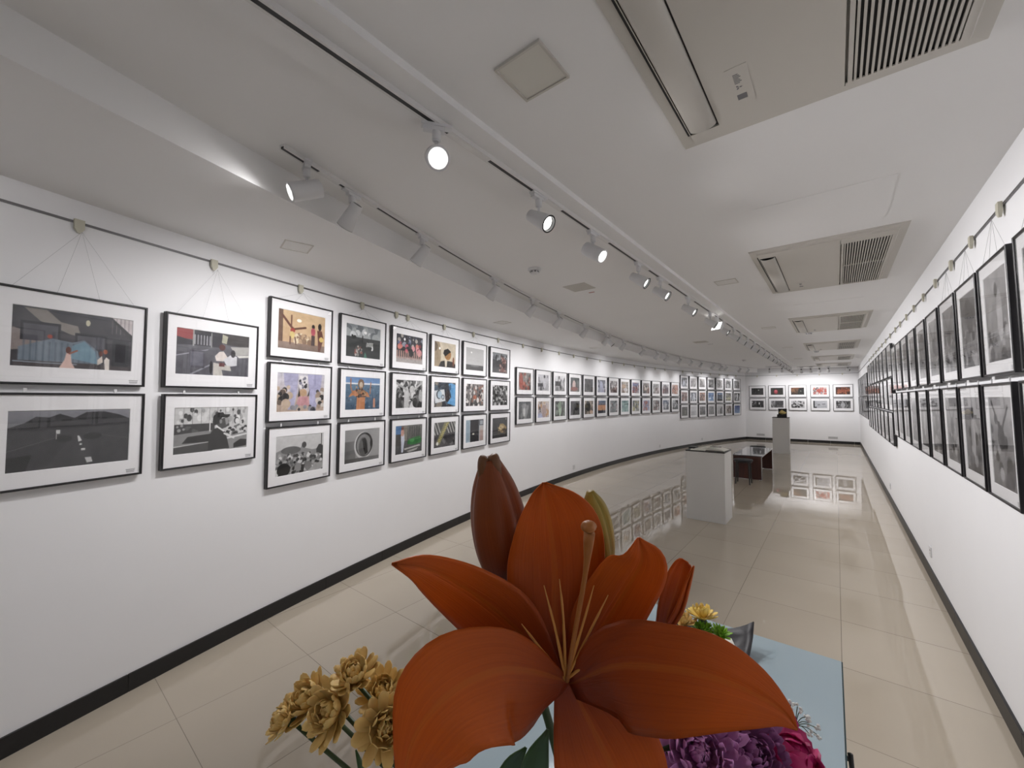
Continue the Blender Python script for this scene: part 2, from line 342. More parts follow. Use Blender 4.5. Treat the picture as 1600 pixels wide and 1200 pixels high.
def pic_B2(q):   # man in a brimmed hat in profile before cars
    q.g('c8c8cc', 'd0d0d2'); q.b(0, .02, 1, .38, 40, .03, ['e6e6e8', 'a6a6a8', '4c4c4e', 'dcdcde'], 1.4); q.st(0, 0, 1, .4, 9, .05, '707072'); q.r(0, .36, .52, .58, '3c3c3e'); q.b(.02, .38, .3, .54, 8, .03, ['9a9a9c', '5a5a5c']); q.p([(0, .58), (.5, .52), (.5, 1), (0, 1)], '8a8a8c'); q.p([(.1, .78), (.17, .64), (.48, .6), (.48, .78)], '2e2e30'); q.p([(0, .86), (.5, .78), (.5, 1), (0, 1)], '4a4a4c'); q.l([(0, .84), (.5, .78)], .008, 'd0d0d2')
    q.b(.7, .42, 1, .66, 30, .03, ['2a2a2c', 'd0d0d2', '6c6c6e']); q.p([(.7, .68), (1, .6), (1, 1), (.7, 1)], '8f8f91'); q.p([(.8, .88), (.9, .78), (1, .8), (1, .95), (.8, .98)], '28282a'); q.l([(.68, .74), (1, .66)], .02, 'dededf')
    q.p([(.44, .98), (.44, .66), (.5, .5), (.6, .46), (.68, .6), (.74, .98)], '343436'); q.p([(.55, .4), (.6, .28), (.7, .22), (.72, .34), (.73, .42), (.68, .48), (.6, .52)], '4a4a4c'); q.p([(.49, .34), (.5, .2), (.56, .12), (.63, .12), (.66, .17), (.74, .17), (.72, .23), (.62, .24), (.58, .38), (.52, .42)], '242426'); q.e(.605, .33, .02, .05, '8a8a8c'); q.p([(.66, .25), (.71, .25), (.72, .38), (.68, .42)], '9a9a9c'); q.l([(.55, .44), (.65, .56)], .018, 'e8e8ea'); q.l([(.66, .62), (.8, .74)], .02, 'dcdcde'); q.l([(.455, .3), (.455, .54)], .01, 'f0f0f0'); q.n(.04, 12); q.grey()
def C11(q):
    q.g('d3b184', 'c29c74'); q.r(0, 0, .09, 1, '6a4a38'); q.g('8f7565', '7c685c', 0, .82, 1, 1); q.b(.35, .6, .68, .78, 26, .045, ['d9c8a6', 'b08e6a', '8a6a50']); q.l([(.08, .15), (.26, .42), (.32, .48)], .03, '6a3a2a'); q.l([(.26, .12), (.26, .4)], .02, '6a3a2a'); q.l([(.33, .46), (.56, .38)], .025, '5a3020'); q.e(.29, .5, .05, .06, 'a83a30'); q.e(.28, .62, .05, .09, 'd6be72'); q.l([(.24, .68), (.24, .86)], .018, '5e3626'); q.l([(.34, .68), (.36, .86)], .018, '5e3626')
    q.e(.73, .32, .035, .06, '241816'); q.e(.73, .46, .05, .11, 'b94a58'); q.r(.69, .56, .77, .84, '4c3a38'); q.e(.88, .3, .04, .1, '1e1412'); q.p([(.82, .4), (.93, .4), (.97, .6), (.9, .98), (.85, .98), (.84, .66)], '6a3a2c'); q.e(.92, .64, .05, .07, 'd8b860'); q.e(.42, .22, .05, .045, 'f6f0e0'); q.n(.06, 8)
def C12(q):
    q.g('c4c0cc', 'b9a9a4'); q.r(0, .55, 1, 1, 'b8a08e'); q.p([(.12, 0), (.42, 0), (.4, .5), (.34, .95), (.22, .95), (.26, .45), (.14, .3)], 'a8a6c6'); q.p([(.62, 0), (.95, 0), (.92, .4), (.82, .95), (.68, .95), (.66, .4)], 'a6a4c8'); q.b(.0, .35, .25, .85, 14, .06, ['6a5a50', '2c2a2a', 'c0a890']); q.b(.8, .4, 1, .9, 12, .05, ['3a3838', 'a08a78', 'd0c8c0']); q.r(.44, .05, .62, .4, 'e0dcdc'); q.b(.46, .1, .6, .38, 10, .03, ['2c2a2c', '7a788a']); q.e(.53, .5, .08, .1, 'c09a72'); q.p([(.44, .35), (.42, .62), (.47, .62)], '2a2424'); q.p([(.68, .38), (.62, .62), (.66, .58)], '2a2424'); q.p([(.44, .6), (.64, .6), (.68, .85), (.38, .85)], 'c58a90'); q.b(.3, .85, .8, .98, 10, .045, ['3a3a42', '8a8a92']); q.n(.09, 10)
def C13(q):
    q.g('c9c9cd', 'bcbcbe'); q.p([(0, .4), (.15, .32), (.35, .28), (.5, .34), (.55, .2), (.6, .36), (.75, .42), (1, .4), (1, 1), (0, 1)], '8c8c8e'); q.e(.3, .38, .2, .1, '5c5c5e'); q.e(.57, .27, .05, .08, '3e3e40'); q.b(0, .48, 1, .98, 150, .035, GR); q.e(.16, .86, .13, .17, '161618'); q.e(.45, .84, .07, .11, '8e8e90'); q.e(.67, .84, .08, .12, '7a7a7c'); q.e(.9, .9, .12, .1, 'a0a0a2'); q.p([(.84, .44), (.9, .3), (.96, .3), (1, .36), (1, .6), (.88, .52)], '2a2a2c'); q.l([(.96, 0), (.96, .3)], .012, '3a3a3c'); q.n(.04, 9); q.grey()
def C21(q):
    q.g('8a9298', 'b2b6b8', 0, 0, 1, .4); q.b(0, .02, 1, .35, 22, .07, ['d8dcde', '6c747a', 'a8aeb0', '54606a']); q.g('34383a', '262a2a', 0, .38, 1, 1); q.p([(0, .4), (1, .44), (1, .5), (0, .52)], '3c4042'); q.e(.46, .42, .02, .12, '16181a'); q.b(.16, .34, .24, .42, 3, .03, ['1c1e20']); q.b(.6, .46, .88, .56, 6, .028, ['17191b']); q.e(.34, .78, .1, .14, '4c4a48'); q.b(.26, .66, .44, .95, 22, .025, ['8c8a86', 'b2a8a0', '2a2626', '8c4a44']); q.p([(.5, 1), (.54, .8), (.6, 1)], '3c7a66'); q.e(.75, .68, .035, .07, 'd8dadc'); q.e(.72, .66, .02, .06, '2a2e30'); q.e(.54, .2, .045, .05, 'ffffff'); q.n(.05, 9)
def C22(q):
    q.g('5f86bc', '6c94c8', 0, 0, 1, .18); q.r(0, .17, 1, .22, 'd6dce4'); q.g('5c7c98', '35506a', 0, .22, 1, 1); q.b(0, .24, 1, .98, 60, .025, ['4a6a86', '2e4660', '6c8aa4'], .5); q.p([(.3, 1), (.32, .62), (.22, .56), (.08, .62), (.2, .42), (.34, .38), (.5, .38), (.64, .48), (.7, .62), (.56, .6), (.55, 1)], 'c47c4c'); q.e(.43, .2, .09, .15, '7a5a40'); q.e(.43, .24, .05, .1, 'c8b49a'); q.b(.3, .3, .56, .6, 20, .03, ['8c6a4c', 'b89068', '4a3226']); q.l([(.14, .05), (.14, .3), (.2, .5)], .02, 'b07048'); q.l([(.72, .15), (.7, .5)], .02, 'b07048'); q.p([(.8, .66), (.86, .64), (.87, .95), (.8, .95)], 'c08466'); q.l([(.3, .6), (.58, .6)], .016, '3c302c'); q.n(.05, 9)
def C23(q):
    q.gh('8a8a8c', 'a6a6a8'); q.gh('5a5a5c', '767678', 0, .35, .3, 1); q.st(.72, 0, 1, 1, 5, .5, '9a9a9c', .4); q.e(.53, .5, .27, .42, 'c8c8ca'); q.e(.55, .48, .25, .38, '3e3e40'); q.e(.54, .5, .21, .34, '808082'); q.e(.52, .55, .13, .3, '5a5a5c'); q.p([(.5, .34), (.56, .26), (.6, .36), (.64, .6), (.66, .75), (.58, .8), (.52, .6)], '141416'); q.e(.51, .34, .03, .05, '1a1a1c'); q.e(.75, .46, .03, .13, '2a2a2c'); q.gh('3c3c3e', '7a7a7c', 0, .88, 1, 1); q.n(.03, 8); q.grey()
def C31(q):
    q.g('3a3c48', '5c4c4a'); q.st(0, 0, 1, .55, 9, .4, '22222a'); q.b(.02, .02, .98, .4, 22, .05, ['8a90a0', '24242c', '5c6a90', 'b0a8a0']); q.b(.1, .3, .95, .6, 18, .065, ['c24a5c', '8a2a34', 'd88a90', '1c1c22', 'd87a6a']); q.r(0, .8, 1, 1, '9a9290'); q.st(.02, .58, .98, .86, 12, .4, 'c09484'); q.e(.55, .62, .07, .16, '201c20'); q.e(.3, .16, .035, .05, 'ffffff'); q.st(0, .86, 1, 1, 24, .5, 'bcb4b0', .6); q.n(.08, 12)
def C32(q):
    q.g('5a5a5c', '48484a'); q.b(0, 0, 1, 1, 110, .07, GR, 1.6); q.p([(.3, .3), (.42, .2), (.5, .5), (.46, 1), (.3, 1)], 'c0c0c2'); q.e(.6, .32, .1, .13, 'c8c8ca'); q.l([(.0, .1), (.4, .35)], .04, 'a8a8aa'); q.l([(.95, .1), (.65, .35)], .04, 'bcbcbe'); q.e(.72, .8, .1, .18, '2a2a2c'); q.n(.08, 12); q.grey()
def C33(q):
    q.g('5e5e60', '4c4c4e'); q.r(0, 0, .2, .4, '4a78ae'); q.p([(0, .3), (.3, .3), (.34, 1), (0, 1)], '4c4a48'); q.g('70706c', '54524e', .3, 0, 1, .5); q.r(.3, 0, .42, .55, '8a8478'); q.st(.5, .05, .95, .42, 5, .5, '4a4a48'); q.p([(.42, .66), (.48, .5), (.66, .46), (.9, .42), (.98, .52), (.96, .68), (.6, .74)], '2c7a38'); q.e(.62, .56, .08, .06, '46a050'); q.g('56565a', '3e3e40', 0, .72, 1, 1); q.p([(.3, .82), (.9, .74), (.95, .79), (.34, .88)], 'b8b8b4'); q.p([(.4, .92), (.85, .84), (.8, .92), (.5, .98)], 'a8a8a4'); q.p([(.2, .2), (.3, .2), (.33, .5), (.28, .95), (.22, .95), (.2, .5)], 'c8cede'); q.e(.25, .25, .06, .13, 'cf9a88'); q.e(.25, .1, .035, .06, '8a4a38'); q.n(.07, 10)
def C41(q):
    q.g('d2c4ac', 'cdbfa4'); q.e(.1, .5, .2, .6, '8c7658', .7); q.e(.0, .2, .15, .2, '5c4a3a', .7); q.p([(.2, 1), (.3, .78), (.5, .72), (.85, .75), (1, .85), (1, 1)], '2e2a28'); q.e(.62, .48, .16, .22, 'a8743c'); q.p([(.4, .45), (.44, .3), (.62, .22), (.78, .34), (.66, .42), (.5, .56)], '262220'); q.p([(.46, .6), (.6, .7), (.58, .98), (.5, .98)], 'd8cdb8'); q.e(.9, .75, .04, .2, '8a4a30'); q.e(.24, .26, .04, .05, 'ffffff'); q.n(.09, 5)
def C42(q):
    q.g('3c4450', '2c2e38'); q.b(0, 0, 1, 1, 40, .08, ['2a3038', '4a5a6a', '1c2026', '8a8074']); q.p([(.0, .35), (.46, .28), (.52, .76), (.05, .85)], 'd8dce0'); q.e(.22, .5, .12, .18, '3a4450'); q.e(.25, .5, .1, .15, 'a8c0d0'); q.e(.4, .6, .07, .1, '3a3c44'); q.e(.4, .6, .05, .07, 'c0d0dc'); q.p([(.66, .05), (.8, .02), (1, .08), (1, .98), (.6, .85), (.8, .6)], '5ba2dc'); q.e(.74, .2, .05, .13, '2c5c8c'); q.e(.6, .55, .1, .25, '3a2c2c'); q.n(.07, 9)
def C43(q):
    q.g('5c5c5a', '48464a'); 
    for i in range(13): q.l([(-.4+i*.13, -.05), (-.2+i*.13, .5)], .02, 'd0d0cc') if i not in (5, 6) else None
    q.p([(0, .5), (1, .44), (1, 1), (0, 1)], '48464a'); q.p([(.48, 0), (.72, 0), (.26, .9), (.08, .86)], '8a8660'); 
    for i in range(8): q.l([(.55-i*.055, .1+i*.1), (.66-i*.055, .04+i*.1)], .016, 'd0c060')
    q.b(.4, .5, .98, .9, 22, .05, ['2e2c30', '6a686c', '58565c']); q.e(.72, .7, .18, .2, '36343a'); q.e(.16, .84, .05, .07, 'dcdcd4'); q.e(.93, .82, .05, .07, '1c1c1e'); q.n(.05, 10)
def C51(q):
    q.g('b8b8bc', 'c4c4c8', 0, 0, 1, .76); q.g('5c5c60', '4c4c50', 0, .76, 1, 1); q.e(.5, .8, .25, .04, 'a0a0a4', .5); q.e(.3, .2, .04, .04, 'ffffff'); q.n(.02, 4); q.grey()
def C52(q):
    q.g('8a8280', '5a5856'); q.b(0, 0, 1, 1, 90, .05, ['2e2c30', 'c8c0ba', '7a706c', 'a07060', 'e0dcd8', '4c4a4c'], 1.3); q.l([(.35, 0), (.2, 1)], .02, 'c8c4c0'); q.l([(.4, .0), (.3, .9)], .02, '3a383a'); q.e(.5, .6, .1, .1, 'b86a50'); q.n(.1, 12)
def C53(q):
    q.g('a8b6c0', 'c0c8cc'); q.r(.24, 0, .74, 1, '24242a'); q.r(0, 0, .22, 1, '9cb4c4'); q.st(0, .1, .2, .9, 4, .3, '7c98ac'); q.r(.76, 0, 1, .28, '4a4c54'); q.r(.8, .05, .97, .24, 'a8b0b8'); q.g('c0bcb8', 'b0a4a0', .78, .3, 1, 1); q.st(.78, .5, 1, .95, 4, .5, 'b06a5c', .6); q.e(.42, .64, .06, .04, 'e0dcc8'); q.p([(.24, .5), (.74, .42), (.74, .46), (.24, .55)], '3c3c42'); q.n(.04, 8)
def C61(q):
    q.g('70747a', '58585c'); q.g('3c3c40', '58585a', 0, .35, 1, 1); q.r(0, .0, 1, .12, '84888c'); q.b(0, .1, 1, .34, 20, .05, ['2c2e32', '9a9ea2']); q.p([(.55, .1), (.8, .25), (.9, .6), (.8, .95), (.5, .95), (.74, .55), (.6, .3)], '6a4440'); q.b(.45, .2, .9, .95, 28, .04, ['8a5a50', '3a2c2c', 'b09088']); q.n(.08, 10)
def C62(q): q.g('4c4c4e', '3c3c3e'); q.b(0, 0, 1, 1, 150, .055, GR, 1.2); q.n(.1, 14); q.grey()
def C63(q):
    q.g('484a4c', '2e2e30'); q.p([(.4, .6), (.5, .3), (.7, .3), (.9, .45), (.95, .55), (.75, .78), (.45, .74)], 'a88c5a'); q.e(.58, .5, .14, .12, 'd8c088'); q.b(.35, .45, .95, .8, 24, .04, ['c8b080', '5c4a34', '3a3630']); q.e(.9, .08, .03, .02, 'e8e8e8'); q.r(.1, .8, .9, .84, '68686a', .5); q.n(.05, 8)
BIG = [[('A', pic_A1, 'of dancers before a glass pavilion'), ('A', pic_A2, 'of a dusk road with a dashed white line')],
       [('B', pic_B1, 'of two seated figures in a grey car park'), ('B', pic_B2, 'of a hatted man in profile beside a car')]]
C3 = [[(C11, 'of a child doing a handstand by a tan wall'), (C12, 'of lilac-robed figures and a crouching child'), (C13, 'in grey of a dense crowd under smoke')],
      [(C21, 'of dark figures under a stormy sky'), (C22, 'of a bare-shouldered bather before blue sea'), (C23, 'in grey of figures inside a round opening')],
      [(C31, 'of a row of bare legs and pink skirts'), (C32, 'in grey of tangled arms and bodies'), (C33, 'of a green car at a crossing')],
      [(C41, 'of a hatted man on a sepia ground'), (C42, 'of a blue face beside a white picture'), (C43, 'of yellow and black hatched stripes')],
      [(C51, 'of a pale empty sky over a dark horizon'), (C52, 'of a cluttered street in brown tones'), (C53, 'of a black doorway in a pale blue wall')],
      [(C61, 'of a reddish figure on a dark beach'), (C62, 'in grey of a dense speckled crowd'), (C63, 'of a golden shape on black')]]
# smaller prints: (colour of top, bottom, blob palette, number of blobs, accent ellipses/boxes, words)
D2 = [[('8a8480', '9c8e86', ['b04a3a', 'c8b8b0', '4c4644', '7a6e6a', 'd86a50'], 34, [('e', .2, .5, .15, .45, 'b85040')], 'a red-clad figure in a street'), ('62666a', '4c5054', ['b8babc', '8a8c8e'], 8, [('e', .5, .5, .25, .4, '8e9092'), ('e', .45, .6, .1, .25, 'c8caca')], 'a pale veiled figure on dark grey')],
      [('d0d0d6', 'b0b0b6', ['5a5a5e', '8a8a90'], 8, [('r', 0, .55, .5, .75, '4a4a4e'), ('e', .6, .55, .13, .3, 'c8c8d0'), ('e', .6, .12, .08, .1, '2a2a2e')], 'a cloaked figure standing before sky'), ('d8c8b8', 'b8a8ac', ['d09050', '7a5c4a', 'c8c0d0', '3c3438'], 26, [('r', 0, .75, .5, 1, 'a8b0d8'), ('e', .55, .6, .2, .4, 'b89a94')], 'orange blots and a mauve figure')],
      [('e0e0e4', 'a0a0a2', ['3c3c3e', '7c7c7e'], 14, [('r', .05, .35, .6, .65, '4a4a4c'), ('r', .3, .1, .34, .5, '6a6a6c'), ('r', .6, .1, .63, .5, '6a6a6c')], 'masts over a dark harbour'), ('5c5e5c', '4c4e4c', ['9ab09a', '7c8c7c'], 6, [('e', .5, .5, .16, .5, 'a6c0a4'), ('e', .45, .3, .2, .2, '86a084')], 'a pale green plume on grey')],
      [('5a6262', '6a6462', ['4a5252', '7c8484'], 12, [('e', .4, .5, .17, .3, 'd8b8b0'), ('e', .45, .8, .4, .15, '9a5a50')], 'a pink hooded figure on dark teal'), ('545456', '4a4a4c', ['6a6a6c'], 6, [('e', .65, .4, .25, .3, '161618'), ('r', .35, .2, .45, .9, '2a2a2c')], 'a black shape on dark grey')],
      [('5c5c5c', '4a4a4a', ['6c6c6c', '3a3a3a'], 10, [('r', .3, .45, .55, .85, '2a2a2a'), ('r', .35, .5, .42, .8, '3c3c3c')], 'a dark grey doorway'), ('a08c78', '8a7664', ['2c2826', '5a4c42', 'd8c8b4', '3a3c3a'], 34, [('e', .4, .4, .3, .35, '34322e'), ('e', .8, .85, .2, .15, 'd8b090')], 'brown and black tangled forms')],
      [('6a6c78', '7a7c8c', ['a8aac0', '4c4e58', 'c8cadc'], 30, [('p', .3, .1, .55, .1, .9, 1, .3, 1, 'aeb2d0')], 'a bluish grey robed figure'), ('4a6a9a', 'c06a3a', ['d87c3c', '5a5a6a'], 8, [('r', 0, .35, 1, .75, 'd8803c'), ('r', 0, .78, 1, 1, '30344a'), ('e', .6, .8, .05, .12, '1c1c24')], 'an orange and blue sunset')],
      [('a8a4a4', '8c8484', ['5c5456', 'd8d4d4', 'b0908c', '3c3638'], 40, [], 'a pinkish grey crowd in a lane'), ('8c9094', '7c8284', ['bcc0c4', '4c5458', '9a6a6a', '6a7c80'], 36, [], 'a grey-green street crowd')],
      [('b0a898', '9a9490', ['8a7a6c', 'd8d0c8', '5a4c48'], 22, [('e', .35, .4, .3, .2, 'c09a78'), ('e', .6, .7, .3, .15, 'd0ccd0')], 'tan shapes over pale ground'), ('6c9494', '7aa8a4', ['5a8484', '9ac0bc'], 14, [('r', .4, .3, 1, .36, '3c5c5c')], 'a turquoise wall')],
      [('8a88a8', '9a8a88', ['a04a44', '4a3c48', '6a6c94'], 22, [('r', .35, .45, .8, .8, '8a3434'), ('r', .1, .1, .9, .3, '5a6098')], 'a red box under a blue awning'), ('7c8484', '8a8c80', ['b0a040', '3c4444', 'c0c4c0'], 30, [('r', .1, .6, .3, .95, 'a8a070')], 'yellow-grey figures in a lane')],
      [('6c6460', '4c4644', ['2c2828', 'c8b8ac', '8a6a5c'], 36, [], 'dark brown street figures'), ('8a90b0', '9aa4c8', ['c06a5a', 'b4bce0', '5c6490'], 28, [('e', .5, .2, .25, .15, 'a45048')], 'a blue-mauve figure with red cap')],
      [('a0a0a0', '8c8c8c', ['6a6a6a', 'c0c0c0', '4c4c4c'], 26, [('l', .1, .9, .9, .3, '5a5a5a')], 'a grey flight of steps'), ('6a6868', '5c5a5a', ['2c2a2a', 'b8b4b4', '8a5450', 'd8d8d8'], 38, [], 'a dark grey crowd')],
      [('b8b8bc', '9a9a9e', ['6a6a6e', '4a4a4e', '8a5a5a'], 24, [('p', .5, .1, .9, .3, 1, .9, .4, .9, '6c6c74')], 'a grey slanting figure'), ('6a7c98', '5c6470', ['d8dce0', '3c444c'], 18, [('e', .45, .6, .2, .3, 'b8bcc0')], 'a white bird shape on slate blue')],
      [('c0907c', '8c6c60', ['d8b0a0', '5a4440', 'c07050'], 26, [('e', .7, .3, .2, .3, 'c88a70')], 'an orange-pink blurred street'), ('b8bcc0', '4c5054', ['e0e4e8'], 8, [('p', .5, 0, 1, 0, 1, .6, 'x', '1e2024'), ('r', 0, .8, 1, 1, '3c4044')], 'a black wing against white sky')]]
E3 = [[('5c6064', '6a6e74', ['2c3034', 'c8ccd4', '8a90a0'], 30, [('e', .45, .6, .2, .3, 'b8c0d0')], 'a dark blue-grey gathering'), ('8a6c68', '7a6668', ['b06a5c', '4c3c40', 'c8a49c'], 30, [], 'reddish brown figures'), ('4c4c48', '58584f', ['6a6a60'], 6, [('e', .6, .55, .1, .25, '7c7c6c')], 'a dim olive-grey figure')],
      [('b0acac', 'a09c9e', ['8a8688', '6c686a', 'c0bcbe'], 24, [], 'a pale grey hillside'), ('787c88', '5c606c', ['20242c', 'b8bccc', 'e0e4ee'], 30, [('e', .6, .5, .15, .4, 'd8dce8')], 'a white figure in blue dusk'), ('d8d8dc', 'b8b8bc', ['c8c8cc'], 4, [('r', 0, .6, 1, .64, 'a0a0a6')], 'a misty white shore')],
      [('c0bcbc', '7c7878', ['5a5656', '9a9696'], 20, [('e', .4, .5, .2, .3, '6a6666')], 'a grey mounded figure'), ('c08c74', '8a6a5c', ['d8a48c', '4c3834', '6a5450'], 26, [('r', 0, .3, 1, .4, '5a4440')], 'orange-brown street bands'), ('a0a0a4', '4a4a4c', ['2c2c2e', '6a6a6c'], 20, [('r', .5, .1, .55, .5, '5a5a5c')], 'a dark boat under grey sky')],
      [('7c7c7c', '4c4c4c', ['2a2a2a', 'a8a8a8', '5c5c5c'], 34, [], 'a dark grey crowd with banners'), ('4c80c8', '7ca8e0', ['d8e8f8', '3c68a8'], 10, [('r', 0, .3, 1, .4, '3a5c94'), ('e', .3, .7, .2, .1, 'e8f0f8')], 'a bright blue sea with white foam'), ('a8a8aa', '7c7c7e', ['6c6c6e', '8e8e90'], 18, [], 'a grey reed bed')],
      [('a8a4a2', '8a8684', ['6a6664', '4c4846', 'b8b4b0'], 24, [('e', .5, .6, .25, .2, '5c5856')], 'a grey tree on pale ground'), ('5c84b8', '2c3438', ['a8c4e8', '1c2226'], 10, [('r', 0, .25, 1, .4, '202a38'), ('r', 0, .75, 1, 1, '14181c')], 'a blue sky between black bands'), ('c8c8cc', 'b0b0b4', ['a0a0a4'], 4, [('r', .5, .3, .7, 1, '4c4c50'), ('r', .75, .1, .9, 1, '68686c')], 'dark towers in pale fog')],
      [('b8b8b8', '8c8c8c', ['5a5a5a', '7a7a7a', '3c3c3c'], 20, [('e', .55, .5, .3, .4, '5c5c5c'), ('e', .45, .7, .25, .25, 'b0b0b0')], 'a dark arching form on white'), ('68686a', '8a8668', ['c8c4a0', '2c2c2c', 'a8a488'], 20, [('r', 0, .65, 1, .75, 'd0cca0')], 'a grey scene with a yellow band'), ('8a7c74', '6a5c54', ['4a3c38', 'b8aca4', 'd8d0c8'], 26, [], 'a brown crowded stair')],
      [('7c7c7c', '5c5c5c', ['4c4c4c', '9a9a9a', '6c6c6c'], 26, [('p', .6, .0, 1, .0, 1, .25, 'x', 'd0d0d0')], 'a dark grey slope'), ('2c2e30', '3c3e40', ['d8dade', '16181a'], 12, [('e', .6, .4, .15, .35, 'dcdee2'), ('e', .5, .8, .25, .12, 'c8cace')], 'a white bird on black'), ('3c50a0', '84acd8', ['5a78c0', '6a90d0'], 8, [('r', 0, .25, 1, .32, '3450a0')], 'a deep blue sea and sky')]]
F2 = [[('2c2c2c', '323230', ['242424'], 6, [('e', .6, .3, .06, .06, 'd8d8c8')], 'a tiny white bird on black'), ('4c4c4e', '3c3c3e', ['28282a', '8a8a8c'], 20, [('r', .42, 0, .72, 1, '1a1a1c'), ('e', .64, .4, .06, .18, 'd0d0d2'), ('r', .03, .1, .1, .35, 'c8c8ca')], 'a black-clad figure in a dark room')],
      [('242420', '383830', ['2c2c28'], 6, [('e', .42, .55, .16, .3, 'c8303c'), ('e', .42, .45, .1, .15, 'e85868'), ('r', .5, .3, .95, .36, '44503c')], 'a red glowing shape on black'), ('a8a8ac', '6a6a6c', ['3a3a3c', 'b8b8bc', '5a5a5c'], 30, [('r', .35, 0, 1, .6, '4c4c50')], 'grey woods')],
      [('9a5a34', '2c2c2a', ['c07840', '4a3428', 'a86a3c'], 20, [('p', .6, .1, 1, 0, 1, 1, .45, 1, '262826'), ('e', .75, .5, .04, .1, '8a8c80')], 'orange curtains fading to black'), ('c8c8cc', 'b0b0b4', ['1e1e20', '3c3c3e', 'd8d8dc', '6a6a6c'], 40, [], 'black figures scattered on white')],
      [('d8b8b0', 'b09a98', ['d84a3c', 'e8dcd8', '4c3c3c', '8a9aa8', 'c0605c'], 40, [('e', .45, .45, .2, .25, 'cc5040')], 'a red splash on a pale street'), ('bcbec6', 'b4b6be', ['c4c6ce'], 3, [('r', 0, 0, .1, .9, '1c1c1e'), ('r', 0, .82, .25, 1, '26262a'), ('e', .36, .55, .025, .1, '3a3a3e'), ('e', .45, .52, .02, .12, '3a3a3e'), ('e', .75, .45, .14, .05, '5c5c62')], 'small figures on a grey shore')],
      [('4c2c22', '5a2c1e', ['a04828', '2c1c1a', 'c06438'], 26, [('e', .5, .5, .4, .2, 'a8482a')], 'a rust red crowd'), ('48484a', '6c6c6e', ['2c2c2e', 'c8c8ca', '8a8a8c'], 34, [('e', .48, .55, .16, .3, 'b4b4b8')], 'a pale figure in a dark room')]]

def spec_paint(q, sp):
    t, b_, pal, n, acc, _ = sp
    q.g(t, b_)
    q.b(0, .05, 1, .97, n, .07, pal, 1.3, .85)
    for a in acc:
        if a[0] == 'e': q.e(*a[1:5], a[5])
        elif a[0] == 'r': q.r(*a[1:5], a[5])
        elif a[0] == 'l': q.l([(a[1], a[2]), (a[3], a[4])], .02, a[5])
        elif a[0] == 'p':
            v = [z for z in a[1:-1] if not isinstance(z, str)]; q.p([(v[i], v[i+1]) for i in range(0, len(v), 2)], a[-1])
    q.n(.10, 8); q.a = q.a*.82+q.a.mean(2, keepdims=True)*.18
def grey_scene(q, seed):
    r = random.Random(seed); g0 = r.choice(['7c7a7c', '9a989a', '5c5a5c', 'a8a6a8', '6a6668']); g1 = r.choice(['4c4a4c', '5c5a5a', '3c3a3c', '6c6a6a'])
    q.g(g0, g1); hz = r.uniform(.3, .65); q.g('8a888a', g1, 0, hz, 1, 1); q.b(0, hz-.1, 1, .97, r.randint(12, 40), .05, ['2c2a2c', '4c4a4c', '7c7a7c', 'a09ea0', '3a3838'])
    k = r.randint(0, 3)
    if k == 0: q.l([(.1, .05), (.45, .4), (.8, .1)], .02, '3c3a3c'); q.e(.45, .45, .15, .14, '2e2c2e')
    if k == 1: q.e(r.uniform(.3, .7), .5, .12, .3, 'b0aeb0'); q.e(.5, .2, .07, .08, '2c2a2c')
    if k == 2: q.p([(.1, .2), (.5, .05), (.9, .25), (.85, .4), (.15, .4)], '38363a'); q.l([(.5, .3), (.5, .9)], .015, '2c2a2c')
    if k == 3: q.p([(.2, 1), (.3, .5), (.5, .35), (.7, .5), (.8, 1)], '302e30')
    q.n(.12, 6)

